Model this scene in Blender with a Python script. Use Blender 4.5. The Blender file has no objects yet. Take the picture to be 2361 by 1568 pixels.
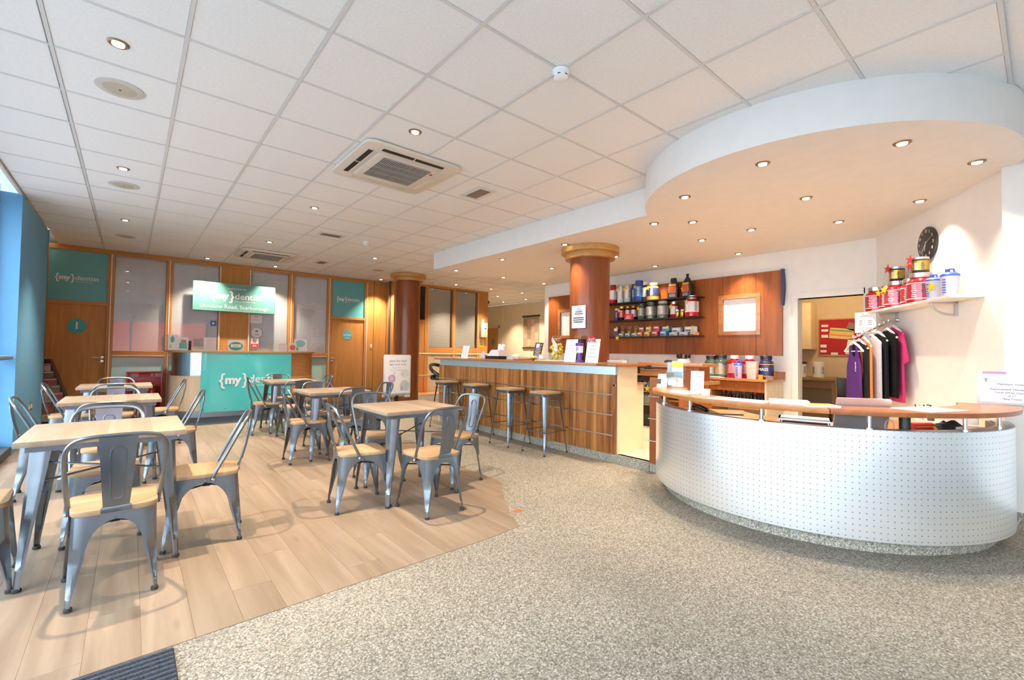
import bpy, bmesh, math, random
from mathutils import Vector, Matrix
random.seed(11)
R = math.radians
sc = bpy.context.scene
COL = sc.collection

# ------------------------------------------------------------------ camera, sky, exposure
YAW, PITCH, ROLL = .7006640, .0266171, .0140380
FOC_PX = 1042.694
CAM = Vector((.402134, -.134179, 1.25))
fw = Vector((math.sin(YAW)*math.cos(PITCH), math.cos(YAW)*math.cos(PITCH), math.sin(PITCH)))
r0 = Vector((math.cos(YAW), -math.sin(YAW), 0)); u0 = r0.cross(fw)
rt = r0*math.cos(ROLL)+u0*math.sin(ROLL); up = -r0*math.sin(ROLL)+u0*math.cos(ROLL)
cd = bpy.data.cameras.new('camera'); cam = bpy.data.objects.new('camera', cd); COL.objects.link(cam)
cd.sensor_fit = 'HORIZONTAL'; cd.sensor_width = 36; cd.lens = 36*FOC_PX/2361; cd.clip_start = .02
mw = Matrix((rt, up, -fw)).transposed().to_4x4(); mw.translation = CAM
cam.matrix_world = mw; sc.camera = cam

world = bpy.data.worlds.new('overcast_sky'); sc.world = world; world.use_nodes = True
bg = world.node_tree.nodes['Background']
bg.inputs[0].default_value = (.80, .91, 1.0, 1); bg.inputs[1].default_value = 6.2
sc.view_settings.view_transform = 'Standard'; sc.view_settings.look = 'None'
sc.view_settings.gamma = 1.0; sc.view_settings.use_curve_mapping = False
sc.view_settings.exposure = 0.46
sc.cycles.max_bounces = 6; sc.cycles.diffuse_bounces = 4; sc.cycles.glossy_bounces = 3
sc.cycles.use_adaptive_sampling = True; sc.cycles.adaptive_threshold = .05; sc.cycles.adaptive_min_samples = 16
sc.cycles.transparent_max_bounces = 12; sc.cycles.transmission_bounces = 4
sc.cycles.caustics_reflective = False; sc.cycles.caustics_refractive = False
sc.cycles.use_light_tree = False; sc.cycles.use_denoising = True; sc.cycles.sample_clamp_indirect = 6.0
SPOT_W = 100.0; SPOT_TILE_W = 330.0; WARM = (1.0, .81, .60)

# ------------------------------------------------------------------ materials
MATS = {}
def newmat(name):
    m = bpy.data.materials.new(name); m.use_nodes = True
    nt = m.node_tree; return m, nt, nt.nodes, nt.links, nt.nodes['Principled BSDF']
def noise_val(n, l, scale, lo, hi, detail=3, vec=None):
    t = n.new('ShaderNodeTexNoise'); t.inputs['Scale'].default_value = scale; t.inputs['Detail'].default_value = detail
    if vec: l.new(vec, t.inputs['Vector'])
    mr = n.new('ShaderNodeMapRange'); mr.inputs[1].default_value = .3; mr.inputs[2].default_value = .7
    mr.inputs[3].default_value = lo; mr.inputs[4].default_value = hi
    l.new(t.outputs[0], mr.inputs[0]); return mr.outputs[0]
def P(name, col, rough=.5, metal=0.0, var=.05, scale=9.0, emit=0, spec=.5, coat=0):
    if name in MATS: return MATS[name]
    m, nt, n, l, b = newmat(name)
    b.inputs['Roughness'].default_value = rough; b.inputs['Metallic'].default_value = metal
    b.inputs['Specular IOR Level'].default_value = spec; b.inputs['Coat Weight'].default_value = coat
    tc = n.new('ShaderNodeTexCoord')
    v = noise_val(n, l, scale, 1-var, 1+var, vec=tc.outputs['Object'])
    mx = n.new('ShaderNodeVectorMath'); mx.operation = 'SCALE'; mx.inputs[0].default_value = col
    l.new(v, mx.inputs['Scale']); l.new(mx.outputs[0], b.inputs['Base Color'])
    if emit:
        b.inputs['Emission Color'].default_value = (*col, 1); b.inputs['Emission Strength'].default_value = emit
    MATS[name] = m; return m
def ramp(n, stops):
    r = n.new('ShaderNodeValToRGB'); e = r.color_ramp.elements
    while len(e) < len(stops): e.new(.5)
    for k, (p, c) in enumerate(stops): e[k].position = p; e[k].color = (*c, 1)
    return r
def WOOD(name, c1, c2, grain='x', rough=.4, spec=.35, strip=0, stripaxis='x', rnd=.10, fine=1.0, sr=(.80, 1.16), coat=0, bump=.04, knots=0):
    """grain runs along the given axis of the object's own coordinates; strip = width of veneer strips"""
    if name in MATS: return MATS[name]
    m, nt, n, l, b = newmat(name)
    tc = n.new('ShaderNodeTexCoord'); oi = n.new('ShaderNodeObjectInfo')
    off = n.new('ShaderNodeVectorMath'); off.operation = 'SCALE'; off.inputs[0].default_value = (17, 23, 31)
    l.new(oi.outputs['Random'], off.inputs['Scale'])
    add = n.new('ShaderNodeVectorMath'); add.operation = 'ADD'
    l.new(tc.outputs['Object'], add.inputs[0]); l.new(off.outputs[0], add.inputs[1])
    mp = n.new('ShaderNodeMapping'); s = [16*fine]*3; s['xyz'.index(grain)] = 1.1*fine
    mp.inputs['Scale'].default_value = s; l.new(add.outputs[0], mp.inputs['Vector'])
    vec = mp.outputs[0]
    bright = n.new('ShaderNodeMapRange'); bright.inputs[3].default_value = 1-rnd; bright.inputs[4].default_value = 1+rnd
    l.new(oi.outputs['Random'], bright.inputs[0]); bo = bright.outputs[0]
    if strip:
        sx = n.new('ShaderNodeSeparateXYZ'); l.new(tc.outputs['Object'], sx.inputs[0])
        dv = n.new('ShaderNodeMath'); dv.operation = 'DIVIDE'; dv.inputs[1].default_value = strip
        l.new(sx.outputs['xyz'.index(stripaxis)], dv.inputs[0])
        fl = n.new('ShaderNodeMath'); fl.operation = 'FLOOR'; l.new(dv.outputs[0], fl.inputs[0])
        wn = n.new('ShaderNodeTexWhiteNoise'); wn.noise_dimensions = '1D'; l.new(fl.outputs[0], wn.inputs['W'])
        mr = n.new('ShaderNodeMapRange'); mr.inputs[3].default_value = sr[0]; mr.inputs[4].default_value = sr[1]
        l.new(wn.outputs['Value'], mr.inputs[0])
        ml = n.new('ShaderNodeMath'); ml.operation = 'MULTIPLY'; l.new(mr.outputs[0], ml.inputs[0]); l.new(bo, ml.inputs[1]); bo = ml.outputs[0]
        sc2 = n.new('ShaderNodeVectorMath'); sc2.operation = 'SCALE'; sc2.inputs[0].default_value = (40, 40, 40); l.new(wn.outputs['Value'], sc2.inputs['Scale'])
        a2 = n.new('ShaderNodeVectorMath'); a2.operation = 'ADD'; l.new(vec, a2.inputs[0]); l.new(sc2.outputs[0], a2.inputs[1]); vec = a2.outputs[0]
    t = n.new('ShaderNodeTexNoise'); t.inputs['Scale'].default_value = 1; t.inputs['Detail'].default_value = 7; t.inputs['Roughness'].default_value = .62; t.inputs['Distortion'].default_value = .6
    l.new(vec, t.inputs['Vector'])
    mid = tuple((a+b_)/2 for a, b_ in zip(c1, c2))
    rp = ramp(n, [(.30, c1), (.5, mid), (.68, c2)]); l.new(t.outputs[0], rp.inputs[0])
    sca = n.new('ShaderNodeVectorMath'); sca.operation = 'SCALE'; l.new(rp.outputs[0], sca.inputs[0]); l.new(bo, sca.inputs['Scale'])
    out = sca.outputs[0]
    if knots:
        vo = n.new('ShaderNodeTexVoronoi'); vo.inputs['Scale'].default_value = 1
        mk = n.new('ShaderNodeMapping'); sk = [9.0]*3; sk['xyz'.index(grain)] = 2.2; mk.inputs['Scale'].default_value = sk
        l.new(add.outputs[0], mk.inputs['Vector']); l.new(mk.outputs[0], vo.inputs['Vector'])
        mr2 = n.new('ShaderNodeMapRange'); mr2.inputs[1].default_value = .03; mr2.inputs[2].default_value = .16; mr2.inputs[3].default_value = knots; mr2.inputs[4].default_value = 0
        l.new(vo.outputs['Distance'], mr2.inputs[0])
        mm = n.new('ShaderNodeMix'); mm.data_type = 'RGBA'; mm.inputs[7].default_value = (c1[0]*.45, c1[1]*.38, c1[2]*.33, 1)
        l.new(mr2.outputs[0], mm.inputs[0]); l.new(out, mm.inputs[6]); out = mm.outputs[2]
    l.new(out, b.inputs['Base Color'])
    b.inputs['Roughness'].default_value = rough; b.inputs['Coat Weight'].default_value = coat; b.inputs['Specular IOR Level'].default_value = spec
    if bump:
        bp = n.new('ShaderNodeBump'); bp.inputs['Strength'].default_value = bump; bp.inputs['Distance'].default_value = .01
        l.new(t.outputs[0], bp.inputs['Height']); l.new(bp.outputs[0], b.inputs['Normal'])
    MATS[name] = m; return m
def AGG(name, tint=(1, 1, 1)):
    m, nt, n, l, b = newmat(name)
    tc = n.new('ShaderNodeTexCoord')
    v = n.new('ShaderNodeTexVoronoi'); v.inputs['Scale'].default_value = 150; l.new(tc.outputs['Object'], v.inputs['Vector'])
    sp = n.new('ShaderNodeSeparateColor'); l.new(v.outputs['Color'], sp.inputs[0])
    t = tint
    rp = ramp(n, [(.0, (.15*t[0], .13*t[1], .105*t[2])), (.18, (.25*t[0], .215*t[1], .17*t[2])), (.5, (.36*t[0], .315*t[1], .25*t[2])), (.8, (.46*t[0], .41*t[1], .335*t[2])), (1, (.62*t[0], .58*t[1], .51*t[2]))])
    l.new(sp.outputs[0], rp.inputs[0])
    dk = n.new('ShaderNodeMapRange'); dk.inputs[1].default_value = .25; dk.inputs[2].default_value = .75; dk.inputs[3].default_value = 1.08; dk.inputs[4].default_value = .72
    l.new(v.outputs['Distance'], dk.inputs[0])
    g = noise_val(n, l, 1.1, .86, 1.10, 5, tc.outputs['Object'])
    ml = n.new('ShaderNodeMath'); ml.operation = 'MULTIPLY'; l.new(dk.outputs[0], ml.inputs[0]); l.new(g, ml.inputs[1])
    sca = n.new('ShaderNodeVectorMath'); sca.operation = 'SCALE'; l.new(rp.outputs[0], sca.inputs[0]); l.new(ml.outputs[0], sca.inputs['Scale'])
    l.new(sca.outputs[0], b.inputs['Base Color']); b.inputs['Roughness'].default_value = .75
    bp = n.new('ShaderNodeBump'); bp.inputs['Strength'].default_value = .25; bp.inputs['Distance'].default_value = .003; bp.invert = True
    l.new(v.outputs['Distance'], bp.inputs['Height']); l.new(bp.outputs[0], b.inputs['Normal'])
    MATS[name] = m; return m
def GLASS(name, tint=(1, 1, 1), refl=.10, rough=.0):
    if name in MATS: return MATS[name]
    m, nt, n, l, b = newmat(name); n.remove(b)
    tr = n.new('ShaderNodeBsdfTransparent'); tr.inputs[0].default_value = (*tint, 1)
    gl = n.new('ShaderNodeBsdfGlossy'); gl.inputs['Roughness'].default_value = rough
    lw = n.new('ShaderNodeLayerWeight'); lw.inputs[0].default_value = .5
    pw = n.new('ShaderNodeMath'); pw.operation = 'POWER'; pw.inputs[1].default_value = 5; l.new(lw.outputs['Facing'], pw.inputs[0])
    ad = n.new('ShaderNodeMath'); ad.operation = 'MULTIPLY_ADD'; ad.inputs[1].default_value = .7; ad.inputs[2].default_value = refl*.5; ad.use_clamp = True
    l.new(pw.outputs[0], ad.inputs[0])
    mx = n.new('ShaderNodeMixShader'); l.new(ad.outputs[0], mx.inputs[0]); l.new(tr.outputs[0], mx.inputs[1]); l.new(gl.outputs[0], mx.inputs[2])
    l.new(mx.outputs[0], n['Material Output'].inputs[0]); MATS[name] = m; return m
def LINES(name, c1, c2, pitch, axis='z', rough=.6, duty=.35, metal=0):
    """fine horizontal lines: blind slats and grilles too small to pick apart"""
    m, nt, n, l, b = newmat(name)
    tc = n.new('ShaderNodeTexCoord'); sx = n.new('ShaderNodeSeparateXYZ'); l.new(tc.outputs['Object'], sx.inputs[0])
    dv = n.new('ShaderNodeMath'); dv.operation = 'DIVIDE'; dv.inputs[1].default_value = pitch; l.new(sx.outputs['xyz'.index(axis)], dv.inputs[0])
    fr = n.new('ShaderNodeMath'); fr.operation = 'FRACT'; l.new(dv.outputs[0], fr.inputs[0])
    lt = n.new('ShaderNodeMath'); lt.operation = 'LESS_THAN'; lt.inputs[1].default_value = duty; l.new(fr.outputs[0], lt.inputs[0])
    mx = n.new('ShaderNodeMix'); mx.data_type = 'RGBA'; mx.inputs[6].default_value = (*c1, 1); mx.inputs[7].default_value = (*c2, 1)
    l.new(lt.outputs[0], mx.inputs[0]); l.new(mx.outputs[2], b.inputs['Base Color'])
    b.inputs['Roughness'].default_value = rough; b.inputs['Metallic'].default_value = metal
    MATS[name] = m; return m
def PERF(name):
    m, nt, n, l, b = newmat(name)
    uv = n.new('ShaderNodeUVMap'); sx = n.new('ShaderNodeSeparateXYZ'); l.new(uv.outputs[0], sx.inputs[0])
    ds = []
    for k in (0, 1):
        dv = n.new('ShaderNodeMath'); dv.operation = 'DIVIDE'; dv.inputs[1].default_value = .0375; l.new(sx.outputs[k], dv.inputs[0])
        fr = n.new('ShaderNodeMath'); fr.operation = 'FRACT'; l.new(dv.outputs[0], fr.inputs[0])
        sb = n.new('ShaderNodeMath'); sb.operation = 'SUBTRACT'; sb.inputs[1].default_value = .5; l.new(fr.outputs[0], sb.inputs[0])
        pw = n.new('ShaderNodeMath'); pw.operation = 'MULTIPLY'; l.new(sb.outputs[0], pw.inputs[0]); l.new(sb.outputs[0], pw.inputs[1]); ds.append(pw)
    ad = n.new('ShaderNodeMath'); ad.operation = 'ADD'; l.new(ds[0].outputs[0], ad.inputs[0]); l.new(ds[1].outputs[0], ad.inputs[1])
    lt = n.new('ShaderNodeMath'); lt.operation = 'LESS_THAN'; lt.inputs[1].default_value = .105**2; l.new(ad.outputs[0], lt.inputs[0])
    mx = n.new('ShaderNodeMix'); mx.data_type = 'RGBA'; mx.inputs[6].default_value = (.90, .95, 1.0, 1); mx.inputs[7].default_value = (.34, .38, .46, 1)
    l.new(lt.outputs[0], mx.inputs[0]); l.new(mx.outputs[2], b.inputs['Base Color'])
    b.inputs['Metallic'].default_value = .84; b.inputs['Roughness'].default_value = .30
    MATS[name] = m; return m

WHITE = P('white_paint', (.80, .79, .77), .6, var=.02); CEIL = P('ceiling_tile_white', (.87, .868, .866), .85, var=.03, scale=60)
TEE = P('ceiling_tee_white', (.69, .685, .68), .45, var=.02)
CREAM = P('cream_paint', (.72, .62, .47), .65, var=.02); TAN = P('tan_paint', (.62, .50, .33), .7, var=.03)
BLUEM = P('blue_grey_cladding', (.13, .38, .66), .5, var=.03); GREYB = P('grey_blue_frame', (.22, .33, .40), .4, .3, var=.03)
STEEL = P('dark_steel', (.20, .225, .255), .31, .88, var=.07, scale=14); RUBBER = P('black_rubber', (.03, .03, .035), .6)
CHROME = P('chrome', (.78, .78, .80), .16, 1.0, var=.02); BRUSH = P('brushed_aluminium', (.60, .66, .72), .34, .85, var=.04)
BAND = P('pale_blue_metal_band', (.55, .66, .74), .38, .7, var=.03)
BLACK = P('black_plastic', (.018, .018, .02), .35); BLACKG = P('black_gloss', (.012, .011, .01), .08, coat=.6)
OAK = WOOD('oak_veneer', (.46, .20, .055), (.58, .285, .09), 'z', .42, fine=1.2, rnd=.04)
OAKX = WOOD('oak_rail', (.46, .20, .055), (.58, .285, .09), 'x', .42, rnd=.04)
CHERRY = WOOD('cherry_veneer', (.25, .062, .012), (.39, .12, .027), 'z', .42, strip=.31, stripaxis='y', rnd=.05, coat=.06)
CHERRYC = WOOD('cherry_column', (.185, .046, .012), (.29, .085, .025), 'z', .34, rnd=.03, coat=.12, fine=1.2)
CHERRYT = WOOD('cherry_top', (.36, .135, .045), (.50, .22, .085), 'y', .25, rnd=.05, coat=.3)
BARF = WOOD('rosewood_strip_front', (.17, .032, .008), (.58, .26, .07), 'z', .33, strip=.066, stripaxis='y', rnd=.03, fine=.8, sr=(.62, 1.22))
SEAT = WOOD('elm_seat', (.41, .25, .13), (.52, .345, .20), 'x', .42, strip=.095, stripaxis='y', rnd=.08)
TOP = WOOD('elm_tabletop', (.315, .228, .155), (.40, .305, .222), 'y', .40, strip=.10, stripaxis='x', rnd=.06, knots=.25)
PLANK = WOOD('pale_oak_vinyl', (.215, .152, .103), (.335, .252, .182), 'y', .36, rnd=.04, fine=.55, knots=.30, bump=.02)
MAPLE = WOOD('maple_laminate', (.66, .50, .32), (.76, .61, .43), 'z', .4, rnd=.03)
AGGF = AGG('exposed_aggregate', (.84, .845, .84)); AGGP = AGG('aggregate_skirting', (1.12, 1.15, 1.15))
TEAL = P('teal_panel', (.12, .42, .47), .3, var=.02); TEALB = P('teal_bright', (.09, .58, .58), .12, var=.02, coat=.4); SIGNT = P('teal_sign', (.13, .36, .34), .3, var=.02)
PRINTW = P('white_print', (.82, .83, .84), .5, var=.01); INK = P('dark_print', (.06, .06, .07), .6); GINK = P('grey_print', (.32, .32, .36), .7)
PAPER = P('paper_white', (.86, .86, .87), .6, var=.02); RED = P('red_gloss', (.55, .015, .02), .25, coat=.3, var=.02)
NAVY = P('navy_carpet', (.018, .025, .045), .95, var=.4, scale=90); YELLOW = P('yellow_card', (.85, .60, .02), .5, var=.02)
GLZ = GLASS('window_glass', (.97, .99, 1.0), .06); GLZP = GLASS('partition_glass', (.95, .96, .97), .13); GLZJ = GLASS('jar_glass', (.98, .99, .985), .07)
ACRY = GLASS('clear_acrylic', (.96, .98, .98), .07)
LAMP = P('lamp_emitter', (1.0, .74, .42), .5, emit=14, var=0); LAMP.cycles.emission_sampling = 'NONE'
BLIND = LINES('blind_slats', (.86, .88, .92), (.60, .64, .69), .022)
FROST = P('frosted_lower_panel', (.55, .88, .90), .2, var=.02)

# ------------------------------------------------------------------ mesh helpers
class MB:
    def __init__(s): s.v = []; s.f = []
    def add(s, vs, fs):
        o = len(s.v); s.v += [tuple(q) for q in vs]; s.f += [tuple(i+o for i in f) for f in fs]; return s
    def box(s, x0, x1, y0, y1, z0, z1):
        return s.add([(x0, y0, z0), (x1, y0, z0), (x1, y1, z0), (x0, y1, z0), (x0, y0, z1), (x1, y0, z1), (x1, y1, z1), (x0, y1, z1)],
                     [(3, 2, 1, 0), (4, 5, 6, 7), (0, 1, 5, 4), (1, 2, 6, 5), (2, 3, 7, 6), (3, 0, 4, 7)])
    def prism(s, poly, z0, z1):
        k = len(poly)
        return s.add([(x, y, z0) for x, y in poly]+[(x, y, z1) for x, y in poly],
                     [tuple(range(k-1, -1, -1)), tuple(range(k, 2*k))]+[(i, (i+1) % k, (i+1) % k+k, i+k) for i in range(k)])
    def plate(s, poly, y0, y1):          # outline in x,z, thickness along y (y0 = front)
        k = len(poly)
        return s.add([(x, y0, z) for x, z in poly]+[(x, y1, z) for x, z in poly],
                     [tuple(range(k)), tuple(range(2*k-1, k-1, -1))]+[(i, i+k, (i+1) % k+k, (i+1) % k) for i in range(k)])
    def loft(s, secs, closed=True, caps=True):
        k = len(secs[0]); vs = [p for q in secs for p in q]; fs = []
        for a in range(len(secs)-1):
            for i in range(k if closed else k-1):
                j = (i+1) % k; fs.append((a*k+i, a*k+j, (a+1)*k+j, (a+1)*k+i))
        if caps and closed: fs += [tuple(range(k-1, -1, -1)), tuple(range((len(secs)-1)*k, len(secs)*k))]
        return s.add(vs, fs)
    def tube(s, path, r, n=8, closed=False):
        pts = [Vector(p) for p in path]; secs = []; m = len(pts); prev = None
        for i in range(m):
            a = pts[(i-1) % m] if (closed or i) else pts[0]; b = pts[(i+1) % m] if (closed or i < m-1) else pts[-1]
            d = (b-a).normalized()
            if prev is None: u = d.orthogonal().normalized()
            else: u = (prev-d*prev.dot(d)).normalized()
            prev = u; w = d.cross(u); rr = r[i] if isinstance(r, (list, tuple)) else r
            secs.append([tuple(pts[i]+(u*math.cos(2*math.pi*k/n)+w*math.sin(2*math.pi*k/n))*rr) for k in range(n)])
        if closed: secs.append(secs[0])
        return s.loft(secs, True, not closed)
    def lathe(s, prof, n=24, c=(0, 0, 0)):
        return s.loft([[(c[0]+rr*math.cos(2*math.pi*k/n), c[1]+rr*math.sin(2*math.pi*k/n), c[2]+z) for k in range(n)] for rr, z in prof])
    def xf(s, M): s.v = [tuple(M @ Vector(p)) for p in s.v]; return s
    def mesh(s, name, bevel=0, seg=2, sharp=38):
        me = bpy.data.meshes.new(name); me.from_pydata(s.v, [], s.f)
        bm = bmesh.new(); bm.from_mesh(me)
        bmesh.ops.recalc_face_normals(bm, faces=bm.faces)
        if bevel:
            es = [e for e in bm.edges if len(e.link_faces) == 2 and e.calc_face_angle(0) > R(30)]
            bmesh.ops.bevel(bm, geom=es, offset=bevel, segments=seg, affect='EDGES', profile=.6)
        bm.to_mesh(me); bm.free()
        me.shade_smooth(); me.set_sharp_from_angle(angle=R(sharp)); return me
    def build(s, name, mat, parent=None, loc=None, rz=None, bevel=0, seg=2, kind=None):
        o = bpy.data.objects.new(name, s.mesh(name, bevel, seg)); COL.objects.link(o)
        o.data.materials.append(mat)
        if parent: o.parent = parent
        if loc is not None: o.location = loc
        if rz is not None: o.rotation_euler = (0, 0, rz)
        if kind: o['kind'] = kind
        return o
def inst(me, name, parent, loc, rot=(0, 0, 0)):
    o = bpy.data.objects.new(name, me); COL.objects.link(o); o.parent = parent; o.location = loc; o.rotation_euler = rot; return o
def tag(o, label, cat, group=None):
    o['label'] = label; o['category'] = cat
    if group: o['group'] = group
    return o
def thing(name, label, cat, loc=(0, 0, 0), rz=0, group=None):
    o = bpy.data.objects.new(name, None); COL.objects.link(o); o.empty_display_size = .1
    o.location = loc; o.rotation_euler = (0, 0, rz); return tag(o, label, cat, group)
def struct(name, label=None, loc=(0, 0, 0), rz=0):
    o = bpy.data.objects.new(name, None); COL.objects.link(o); o.empty_display_size = .1
    o.location = loc; o.rotation_euler = (0, 0, rz); o['kind'] = 'structure'
    if label: o['label'] = label
    return o
def sbuild(mb, name, mat, label=None, bevel=0):
    o = mb.build(name, mat, bevel=bevel); o['kind'] = 'structure'
    if label: o['label'] = label
    return o
def dup(root, loc, rz, label=None, group=None):
    r = root.copy(); COL.objects.link(r); r.location = loc; r.rotation_euler = (0, 0, rz)
    if label: r['label'] = label
    if group: r['group'] = group
    for ch in list(root.children):
        c = ch.copy(); COL.objects.link(c); c.parent = r
        for g in list(ch.children):
            d = g.copy(); COL.objects.link(d); d.parent = c
    return r
def BX(x0, x1, y0, y1, z0, z1): return MB().box(x0, x1, y0, y1, z0, z1)
TXT = {}
def text(s, size, parent, mat, loc, name='lettering', align='CENTER', bold=0, rot=None, lean=0):
    key = (s, size, align, bold)
    if key not in TXT:
        cu = bpy.data.curves.new('t', 'FONT'); cu.body = s; cu.size = size; cu.align_x = align; cu.align_y = 'CENTER'
        cu.extrude = .0012; cu.offset = bold; cu.resolution_u = 3
        to = bpy.data.objects.new('t', cu); COL.objects.link(to)
        me = bpy.data.meshes.new_from_object(to.evaluated_get(bpy.context.evaluated_depsgraph_get()))
        bpy.data.objects.remove(to); bpy.data.curves.remove(cu); TXT[key] = me
    me = TXT[key].copy(); me.materials.clear(); me.materials.append(mat)
    o = bpy.data.objects.new(name, me); COL.objects.link(o); o.parent = parent; o.location = loc
    o.rotation_euler = rot if rot else (R(90)-lean, 0, 0); return o
def bars(parent, mat, x, z, w, n, dz, y=-.001, h=None, name='print_lines', seed=1):
    rn = random.Random(seed); b = MB(); h = h or dz*.4
    for k in range(n):
        ww = w*rn.uniform(.55, 1)
        b.box(x-ww/2, x+ww/2, y-.0008, y, z-k*dz-h/2, z-k*dz+h/2)
    return b.build(name, mat, parent)
def rpoly(w, h, r, n=4, cx=0, cy=0):
    out = []
    for (sx, sy, a0) in ((1, 1, 0), (-1, 1, 90), (-1, -1, 180), (1, -1, 270)):
        for k in range(n+1):
            a = R(a0+90*k/n); out.append((cx+sx*(w/2-r)+r*math.cos(a), cy+sy*(h/2-r)+r*math.sin(a)))
    return out
def star(r1, r2, n=5, a0=90):
    return [((r1 if k % 2 == 0 else r2)*math.cos(R(a0+180*k/n)), (r1 if k % 2 == 0 else r2)*math.sin(R(a0+180*k/n))) for k in range(2*n)]
def arc(c, r, a0, a1, n): return [(c[0]+r*math.cos(R(a0+(a1-a0)*k/n)), c[1]+r*math.sin(R(a0+(a1-a0)*k/n))) for k in range(n+1)]
def ring_sector(mb, c, ri, ro, a0, a1, z0, z1, n):
    o = arc(c, ro, a0, a1, n); i = arc(c, ri, a0, a1, n)
    return mb.loft([[(*i[k], z0), (*o[k], z0), (*o[k], z1), (*i[k], z1)] for k in range(n+1)])
FX = R(-90)      # a thing turned to face -x

# ================================================================== THE PLACE
CZ = 3.006; SZ = 2.711          # tiled ceiling, plastered bulkhead
# ------------------------------------------------------------------ floor
fl = sbuild(BX(-1.1, 11.3, -2.5, 14.4, -.12, 0), 'floor', AGGF, 'exposed aggregate floor')
WOODP = [(-.62, 2.225)] + [(x, 2.225+.03*max(0, x)) for x in (0., .6, 1.2, 1.8, 2.3)] + [(2.57, 2.325), (2.615, 2.43), (2.665, 2.53), (2.72, 2.63), (2.78, 2.73), (2.845, 2.83), (2.915, 2.935), (2.99, 3.04), (3.07, 3.145), (3.165, 3.257),
         (3.18, 4.03), (3.26, 4.8), (3.32, 5.6), (3.45, 7.0), (3.6, 8.61), (-.62, 8.61)]
def clip(poly, f):
    out = []
    for i in range(len(poly)):
        a, b = poly[i], poly[(i+1) % len(poly)]; fa, fb = f(a), f(b)
        if fa >= 0: out.append(a)
        if (fa >= 0) != (fb >= 0):
            t = fa/(fa-fb); out.append((a[0]+(b[0]-a[0])*t, a[1]+(b[1]-a[1])*t))
    return out
PW, PL, PG = .182, 1.22, .0005
row = 0; x = -.62
while x < 3.7:
    y = 2.1-(.37*(row*7 % 10)/3.0) % PL
    while y < 8.7:
        q = WOODP
        for f in (lambda p: p[0]-x-PG, lambda p: x+PW-PG-p[0], lambda p: p[1]-y-PG, lambda p: y+PL-PG-p[1]):
            q = clip(q, f)
            if len(q) < 3: break
        if len(q) >= 3:
            A = abs(sum(q[i][0]*q[(i+1) % len(q)][1]-q[(i+1) % len(q)][0]*q[i][1] for i in range(len(q))))/2
            if A > .004:
                cx, cy = x+PW/2, y+PL/2
                MB().prism([(a-cx, b-cy) for a, b in q], 0, .0035).build('plank', PLANK, fl, (cx, cy, 0))
        y += PL
    x += PW; row += 1
sbuild(BX(.62, 5.4, 8.625, 10.86, 0, .004), 'floor_carpet', NAVY, 'dark navy carpet in front of the teal desk')
sbuild(BX(-.62, 3.7, 8.605, 8.628, 0, .006), 'trim_1', P('brass_trim', (.75, .60, .38), .25, 1), 'metal floor trim between wood and carpet')
BX(2.735, 2.80, 2.545, 2.595, 0, .002).build('floor_patch', P('terracotta_patch', (.55, .12, .04), .6), fl)
# raised bar floor behind the bar front
sbuild(MB().prism([(4.67, 2.35), (4.67, 6.95), (7.33, 6.95), (7.33, 1.3), (5.6, .25), (5.3, .2)], 0, .10), 'floor_bar', P('pale_bar_floor', (.66, .56, .40), .5), 'raised pale floor behind the bar')

# ------------------------------------------------------------------ ceiling
ce = sbuild(BX(-.60, 11.4, -2.5, 14.4, CZ+.02, CZ+.14), 'ceiling', CEIL, 'white tiled suspended ceiling')
tile = BX(-.2905, .2905, -.2905, .2905, 0, .016).mesh('ceiling_tile', .003, 1); tile.materials.append(CEIL)
def over_bulkhead(x, y):
    if x > 4.62 and 2.3 < y < 6.5: return True
    return math.hypot(x-5.06, y-1.31) < 1.0 or (x > 5.2 and y < 7)
for i in range(-1, 19):
    for j in range(0, 23):
        x, y = .6*i+.3, .6*j+.3
        if i == -1: x = -.295
        if x > 11 or over_bulkhead(x, y): continue
        if (y > 10.9 and x < 8.2) or (y > 10.6 and 5.6 < x < 8.2): continue
        if x > 4.9 and y < 7.0: continue
        o = inst(tile, 'ceiling_tile', ce, (x, y, CZ))
        if i == -1: o.location.x = -.30; o.scale.x = .98
for i in range(0, 19):
    y1 = 10.9 if .6*i < 5.5 else 14; y0 = 0 if .6*i < 5.0 else 6.6
    BX(.6*i-.0095, .6*i+.0095, y0, y1, CZ-.004, CZ+.012).build('grid_tee', TEE, ce)
for j in range(0, 23):
    x1 = 5.4 if .6*j < 6.6 else 11; x0 = -.6 if .6*j < 10.9 else 8.4
    BX(x0, x1, .6*j-.0095, .6*j+.0095, CZ-.003, CZ+.011).build('cross_tee', TEE, ce)
# light slot above the glazing
sbuild(BX(-.62, -.598, -2.5, 9.5, CZ-.03, CZ+.30).box(-1.1, -.6, -2.5, 11.1, CZ+.30, CZ+.34), 'trim_2', WHITE, 'white upstand along the ceiling edge by the glazing')
# bulkhead with its drum
DC, DR = (5.06, 1.31), 1.37
a_end = math.degrees(math.acos((5.46-DC[0])/DR))
bulk = [(4.53, 6.97), *arc(DC, DR, 113, 360-a_end, 64), (5.46, .05), (5.62, .10), (7.46, 1.25), (7.40, 6.97)]
bk = sbuild(MB().prism(bulk, SZ, CZ+.012), 'ceiling_bulkhead', WHITE, 'dropped white ceiling with a curved drum over the desk')

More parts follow.
